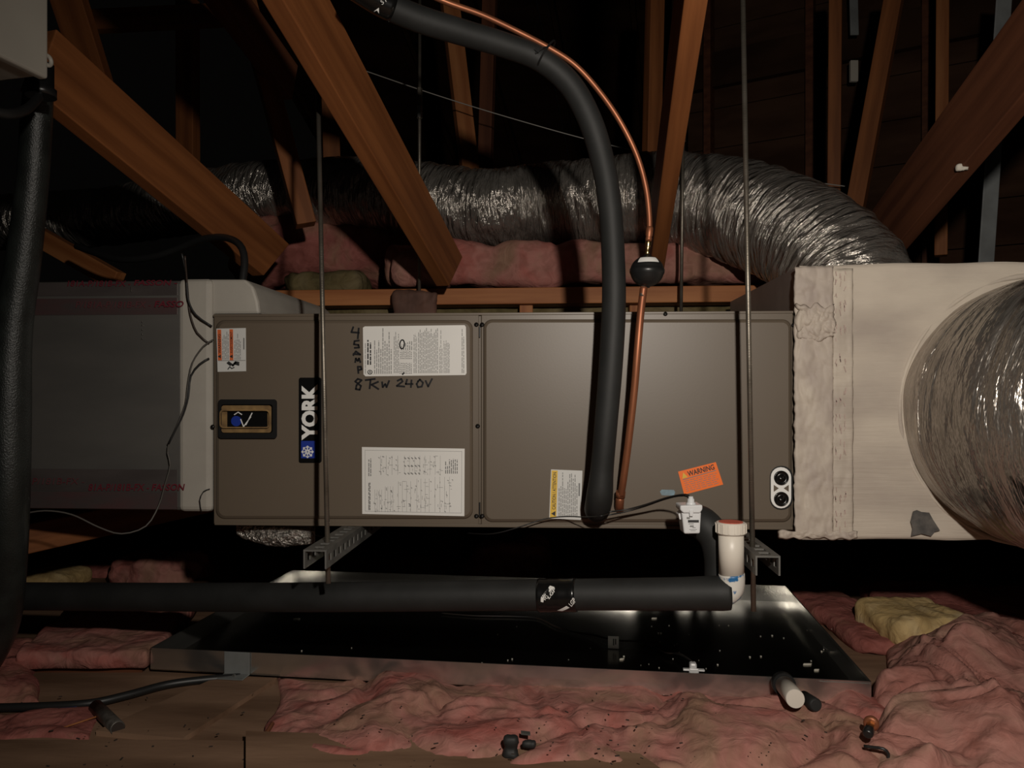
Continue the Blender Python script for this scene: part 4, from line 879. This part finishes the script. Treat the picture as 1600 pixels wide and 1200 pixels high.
# pan float sensor with clip, wires and tag
cs = thing('pan_float_sensor', Zp(1083, 1050, 0.05), 'small clear plastic float sensor clipped on the front rim of the pan', 'sensor')
rc = Zp(1084, 1047, ZR)
MB().obox(rc - ex * .010 - ey * .006 - UP * .025, ex * .020, ey * .004, UP * .030).build('clip_face', 'clear_plastic', cs, bevel=.003)
MB().obox(rc - ex * .022 - ey * .005 - UP * .001, ex * .044, ey * .010, UP * .0035).build('clip_wings', 'clear_plastic', cs, bevel=.001)
MB().obox(rc - ex * .008 + ey * .004 - UP * .03, ex * .015, ey * .018, UP * .042).build('sensor_body', 'clear_plastic', cs, bevel=.004)
pp = rc + ey * .014 + UP * .012
for dz, nm in ((0.0, 'black_cable'), (.006, 'brown_wire')):
    pipe('sensor_wire', [pp, Zp(1062, 1023 - dz * 300, .03), Zp(1040, 1018 + dz * 300, .022), Zp(1015, 1008 - dz * 400, .02), Zp(985, 1001 + dz * 300, .02), Zp(962, 1001, .024), Zp(925, 991 + dz * 300, .018), Zp(905, 990 - dz * 200, .016), Zp(870, 979 + dz * 200, .016), Zp(840, 966, .016), Zp(800, 963, .016), Zp(740, 962, .016), Zp(690, 958, .016)], .0016, nm, cs, 6)
tg = MB(); q0 = Zp(950, 1013, .014); tg.obox(q0, ex * .026, ey * .0006, UP * .030); tgo = tg.build('wire_tag', 'tag_white', cs)
MB().obox(q0 + ex * .012 - ey * .0008 + UP * .008, ex * .003, ey * .0004, UP * .016).obox(q0 + ex * .017 - ey * .0008 + UP * .010, ex * .003, ey * .0004, UP * .014).build('tag_print', 'ink', tgo)
# paper chips in the pan
rnd = random.Random(4); mb = MB()
for _ in range(46):
    a = rnd.uniform(1000, 1300) if rnd.random() < .75 else rnd.uniform(420, 1000); b = rnd.uniform(975, 1045); p = Zp(a, b, ZF + .0005); r = rnd.uniform(.0006, .0018)
    mb.obox(p, RT * r * 2, FW * r * 2, UP * r)
for a, b, l in ((1255, 1039, .018), (1272, 1048, .010), (1018, 967, .012), (968, 1031, .008), (458, 968, .014), (1300, 1020, .006)):
    mb.obox(Zp(a, b, ZF + .0005), RT * l, FW * .006 + RT * .004, UP * .002)
tag(mb.build('paper_chips', 'chip_white'), 'pale chips and dust scattered on the pan floor', 'debris', kind='stuff')
pipe_o = wire('wire_scrap', [Zp(1287, 1015, .014), Zp(1287, 1000, .02), Zp(1286, 985, .03), Zp(1290, 985, .03), Zp(1296, 1014, .014)], .0008, 'steel_bit', 'thin bent wire standing in the right end of the pan')

# ------------------------------------------------------------------ left cables, sleeve, box
cdt = thing('power_conduit', D(376, 490, 1.78), 'black flexible power conduit curving into the top left of the air handler', 'conduit')
pipe('conduit_hose', [D(372, 486, 1.74), D(379, 440, 1.76), D(382, 405, 1.78), D(374, 382, 1.80), D(350, 371, 1.84), D(315, 374, 1.88), D(280, 388, 1.92), D(235, 402, 1.95), D(180, 404, 2.0), D(120, 385, 2.1)], .0085, 'black_cable', cdt, 14)
q = D(371, 489, 1.74); q.z = ZT
MB().lathe(q, UP, [(.021, 0), (.021, .006), (.016, .008), (.016, .018), (.012, .02)], 12).build('conduit_connector', 'galv_strap', cdt)
wire('thermostat_wire', [Yp(284, 396, -.03), Yp(291, 430, -.012), Yp(294, 468, -.012), Yp(306, 492, -.012), Yp(331, 510, -.006)], .0022, 'black_cable', 'black wire crossing the grey mastic band at its top')
wire('thermostat_wire', [Yp(289, 400, -.03), Yp(293, 450, -.008), Yp(297, 490, -.008), Yp(308, 520, -.008), Yp(327, 537, -.004)], .0020, 'brown_wire', 'brown wire following the black one over the mastic band')
wire('thermostat_wire', [Yp(333, 531, -.006), Yp(318, 541, -.010), Yp(301, 566, -.010), Yp(294, 598, -.010), Yp(290, 630, -.010), Yp(277, 664, -.010), Yp(265, 690, -.010), Yp(262, 708, -.010), Yp(266, 727, -.010), Yp(257, 760, -.010), Yp(248, 790, -.012), Yp(228, 822, -.03), Yp(190, 834, -.05), Yp(155, 824, -.06), Yp(112, 804, -.07), Yp(70, 798, -.08), Yp(30, 804, -.09)], .0018, 'grey_cable', 'long wire drooping from the unit corner under the left duct')
wire('thermostat_wire', [Yp(327, 560, -.004), Yp(312, 569, -.010), Yp(298, 588, -.010), Yp(294, 620, -.012), Yp(286, 648, -.010), Yp(274, 672, -.010), Yp(263, 694, -.011)], .0022, 'black_cable', 'black wire running down the left edge of the mastic band')
wire('thermostat_wire', [Yp(328, 764, -.003), Yp(318, 768, -.008), Yp(312, 782, -.008), Yp(315, 801, -.004)], .0011, 'black_cable', 'little wire loop at the lower corner of the mastic band')
wire('thermostat_wire', [D(415, 815, 1.75), D(450, 828, 1.78), D(490, 836, 1.8), D(540, 842, 1.85)], .002, 'black_cable', 'black wire hanging under the left end of the unit')
wire('guy_wire', [D(560, 107, 2.9), D(680, 148, 2.9), D(800, 185, 2.9), D(930, 221, 2.9), D(1060, 250, 2.9), D(1180, 272, 2.9), D(1320, 291, 2.9)], .0021, 'steel_cable', 'thin pale cable strung across behind the trusses', 'cable')
sl = pipe('black_sleeve', [(*D(62, 120, 1.40), .022), (*D(58, 170, 1.42), .026), (*D(51, 280, 1.44), .027), (*D(36, 410, 1.46), .030), (*D(20, 520, 1.47), .033), (*D(14, 650, 1.48), .038), (*D(12, 780, 1.49), .038), (*D(8, 880, 1.52), .038), (*D(2, 960, 1.56), .037), (*D(-14, 1010, 1.60), .036), (*D(-40, 1050, 1.64), .034)], 1, 'sleeve', None, 28, 0.01)
tag(sl, 'glossy black woven sleeve hanging down the left edge', 'sleeve')
# white box on the truss at upper left
wx = thing('junction_box', D(40, 120, 1.2), 'off-white plastic junction box hanging at the top left corner', 'junction box')
K = D(59, 121, 1.20); hd = -TH; nd = Vector((-TH.y, TH.x, 0))                 # towards the camera along the truss, and into the box
MB().obox(K, hd * .30, UP * .34, nd * .075).build('box_body', 'box_white', wx, bevel=.006, seg=3)
MB().obox(K - nd * .018 - UP * .004 - hd * .003, hd * .31, UP * .35, nd * .017).build('box_lid', 'box_white', wx, bevel=.005, seg=3)
tc_ = K - hd * .010 + UP * .030 - nd * .008
ring3 = MB().tube([tc_ + (hd * math.cos(t) + UP * math.sin(t)) * .0075 for t in [k * math.pi / 10 for k in range(21)]], .0034, 8, False); ring3.build('lid_eyelet', 'box_white', wx, smooth=True)
MB().obox(K - nd * .0186 + hd * .03 + UP * .122, hd * .05 + UP * 0, UP * .012, nd * .0006).build('lid_latch', 'galv_strap', wx)
MB().lathe(D(64, 128, 1.30), -UP, [(.020, -.03), (.020, .01), (.024, .012), (.024, .025)], 16).build('sleeve_gland', 'black_plastic', wx, smooth=True)
wire('power_lead', [D(-30, 170, 1.15), D(10, 178, 1.18), D(40, 172, 1.22), D(62, 150, 1.28)], .008, 'black_cable', 'black cord looping under the white junction box', 'cord')

# ------------------------------------------------------------------ bits on the floor
tag(pipe('floor_cable', [Zp(-60, 1107, .012), Zp(60, 1104, .012), Zp(140, 1099, .012), Zp(200, 1086, .012), Zp(260, 1070, .012), Zp(320, 1062, .010), Zp(375, 1058, .006)], .0085, 'black_cable', None, 12), 'thick black cable lying on the deck at lower left', 'cable')
op = thing('pipe_offcut', Zp(185, 1150, 0.0), 'short dirty grey pipe offcut on the deck at lower left', 'pipe')
a = Zp(150, 1104, .014); b = Zp(184, 1138, .014); mb = MB()
n = 20; X = (b - a).normalized(); mb.lathe(a, X, [(.013, 0), (.013, (b - a).length), (.0105, (b - a).length), (.0105, (b - a).length - .03)], n); mb.build('pipe_wall', 'old_pipe', op, smooth=True)
MB().lathe(b - X * .004, X, [(.0108, 0), (.0108, .0045)], n).build('dark_bore', 'chip_dark', op)
mb = MB(); c0_ = Zp(90, 1113, .004)
mb.prism([Zp(78, 1106, .008), Zp(104, 1101, .010), Zp(120, 1107, .008), Zp(100, 1112, .006), Zp(88, 1119, .004), Zp(76, 1122, .004)], (0, 0, .004)); tag(mb.build('tape_scrap', 'blue_tape'), 'dark blue tape scrap under the black floor cable', 'tape')
tag(MB().tube([Zp(84, 1142, .006), Zp(150, 1120, .012)], .0016, 6).build('wood_splinter', 'wood_pale'), 'thin pale splinter beside the pipe offcut', 'splinter')
# foreground boards
fb = MB().prism([Zp(-80, 1240, .0), Zp(420, 1240, .0), Zp(640, 1174, .0), Zp(300, 1166, 0), Zp(-80, 1166, .0)], (0, 0, .012)).build('deck_board', 'deck_ply'); tag(fb, 'dusty brown deck board at the lower left corner', 'board')
fb = MB().prism([Zp(384, 1235, .0), Zp(1040, 1235, .0), Zp(1000, 1205, .0), Zp(820, 1186, 0), Zp(640, 1176, .0), Zp(384, 1168, 0)], (0, 0, .030)).build('deck_board', 'deck_ply'); tag(fb, 'dusty timber edge along the bottom of the picture below the pink batt', 'board')
fb = MB().prism([Zp(150, 1150, .0), Zp(285, 1162, .0), Zp(432, 1066, .0), Zp(345, 1062, 0)], (0, 0, .010)).build('deck_board', 'deck_ply'); tag(fb, 'cracked plywood piece running from the angle bracket to the front', 'board')
wool('foam_scrap', Zp(796, 1168, .045), (.012, .008, .018), 'rubber_foam', 'ragged black foam scrap on the front pink batt', r=.008, amp=.010, sc=40, res=.003, seed=3, cat='scrap')
wool('foam_scrap', Zp(826, 1163, .045), (.012, .006, .006), 'rubber_foam', 'small flat black scrap right of the ragged foam scrap', r=.005, amp=.005, sc=40, res=.003, seed=5, cat='scrap')
tag(MB().obox(Zp(814, 1148, .052), RT * .016 - FW * .004, FW * .010, UP * .003).build('shingle_chip', 'galv_strap'), 'small grey chip above the ragged foam scrap', 'chip')
rnd = random.Random(6); mb = MB()
for _ in range(130):
    a = rnd.uniform(0, 1500); b = rnd.uniform(1085, 1198); z = .056 if 420 < a < 1320 else .03
    if a < 420: z = .013
    p = Zp(a, b, z); r = rnd.uniform(.0005, .0016); t = rnd.uniform(0, 3)
    mb.obox(p, (RT * math.cos(t) + FW * math.sin(t)) * r * rnd.uniform(1.5, 6), (FW * math.cos(t) - RT * math.sin(t)) * r * 1.5, UP * r)
tag(mb.build('dark_crumbs', 'chip_dark'), 'dark crumbs of dirt scattered on the batts and deck', 'debris', kind='stuff')
tag(MB().tube([Zp(404, 1165, .014), Zp(426, 1130, .03)], .004, 6).build('wood_stick', 'wood_red'), 'short dark stick leaning at the left of the front batt', 'stick')
# brass valve in the heap
bv = thing('brass_valve', Zp(1356, 1160, .07), 'copper and brass service valve stuck in the pink heap', 'valve')
vb = D(1362, 1128, 1.31); X = (D(1352, 1160, 1.25) - vb).normalized()
MB().lathe(vb - X * .006, X, [(.004, 0), (.010, .003), (.0125, .009), (.0125, .014), (.009, .016)], 20).build('copper_cap', 'copper', bv, smooth=True)
MB().lathe(vb + X * .010, X, [(.0068, 0), (.0068, .016), (.005, .017)], 6).build('brass_hex', 'brass', bv)
MB().lathe(vb + X * .026, X, [(.0075, 0), (.0085, .003), (.0085, .016), (.006, .020)], 14).build('black_end', 'black_plastic', bv, smooth=True)
wire('cord_scrap', [D(1350, 1166, 1.27), D(1366, 1168, 1.26), D(1380, 1170, 1.25), D(1388, 1178, 1.25), D(1387, 1190, 1.25)], .0028, 'black_cable', 'curl of black cord in the pink heap below the brass valve', 'cord')
wire('string_scrap', [D(1473, 1197, 1.25), D(1500, 1196, 1.25), D(1530, 1190, 1.26), D(1548, 1182, 1.27)], .0014, 'yellow_wool', 'yellowish string lying on the heap at lower right', 'string')
wool('wood_chip', D(1504, 262, 1.69), (.012, .004, .006), 'chip_white', 'pale chipped foam spot on the broad right web', r=.003, amp=.006, sc=60, res=.002, seed=5, cat='chip')
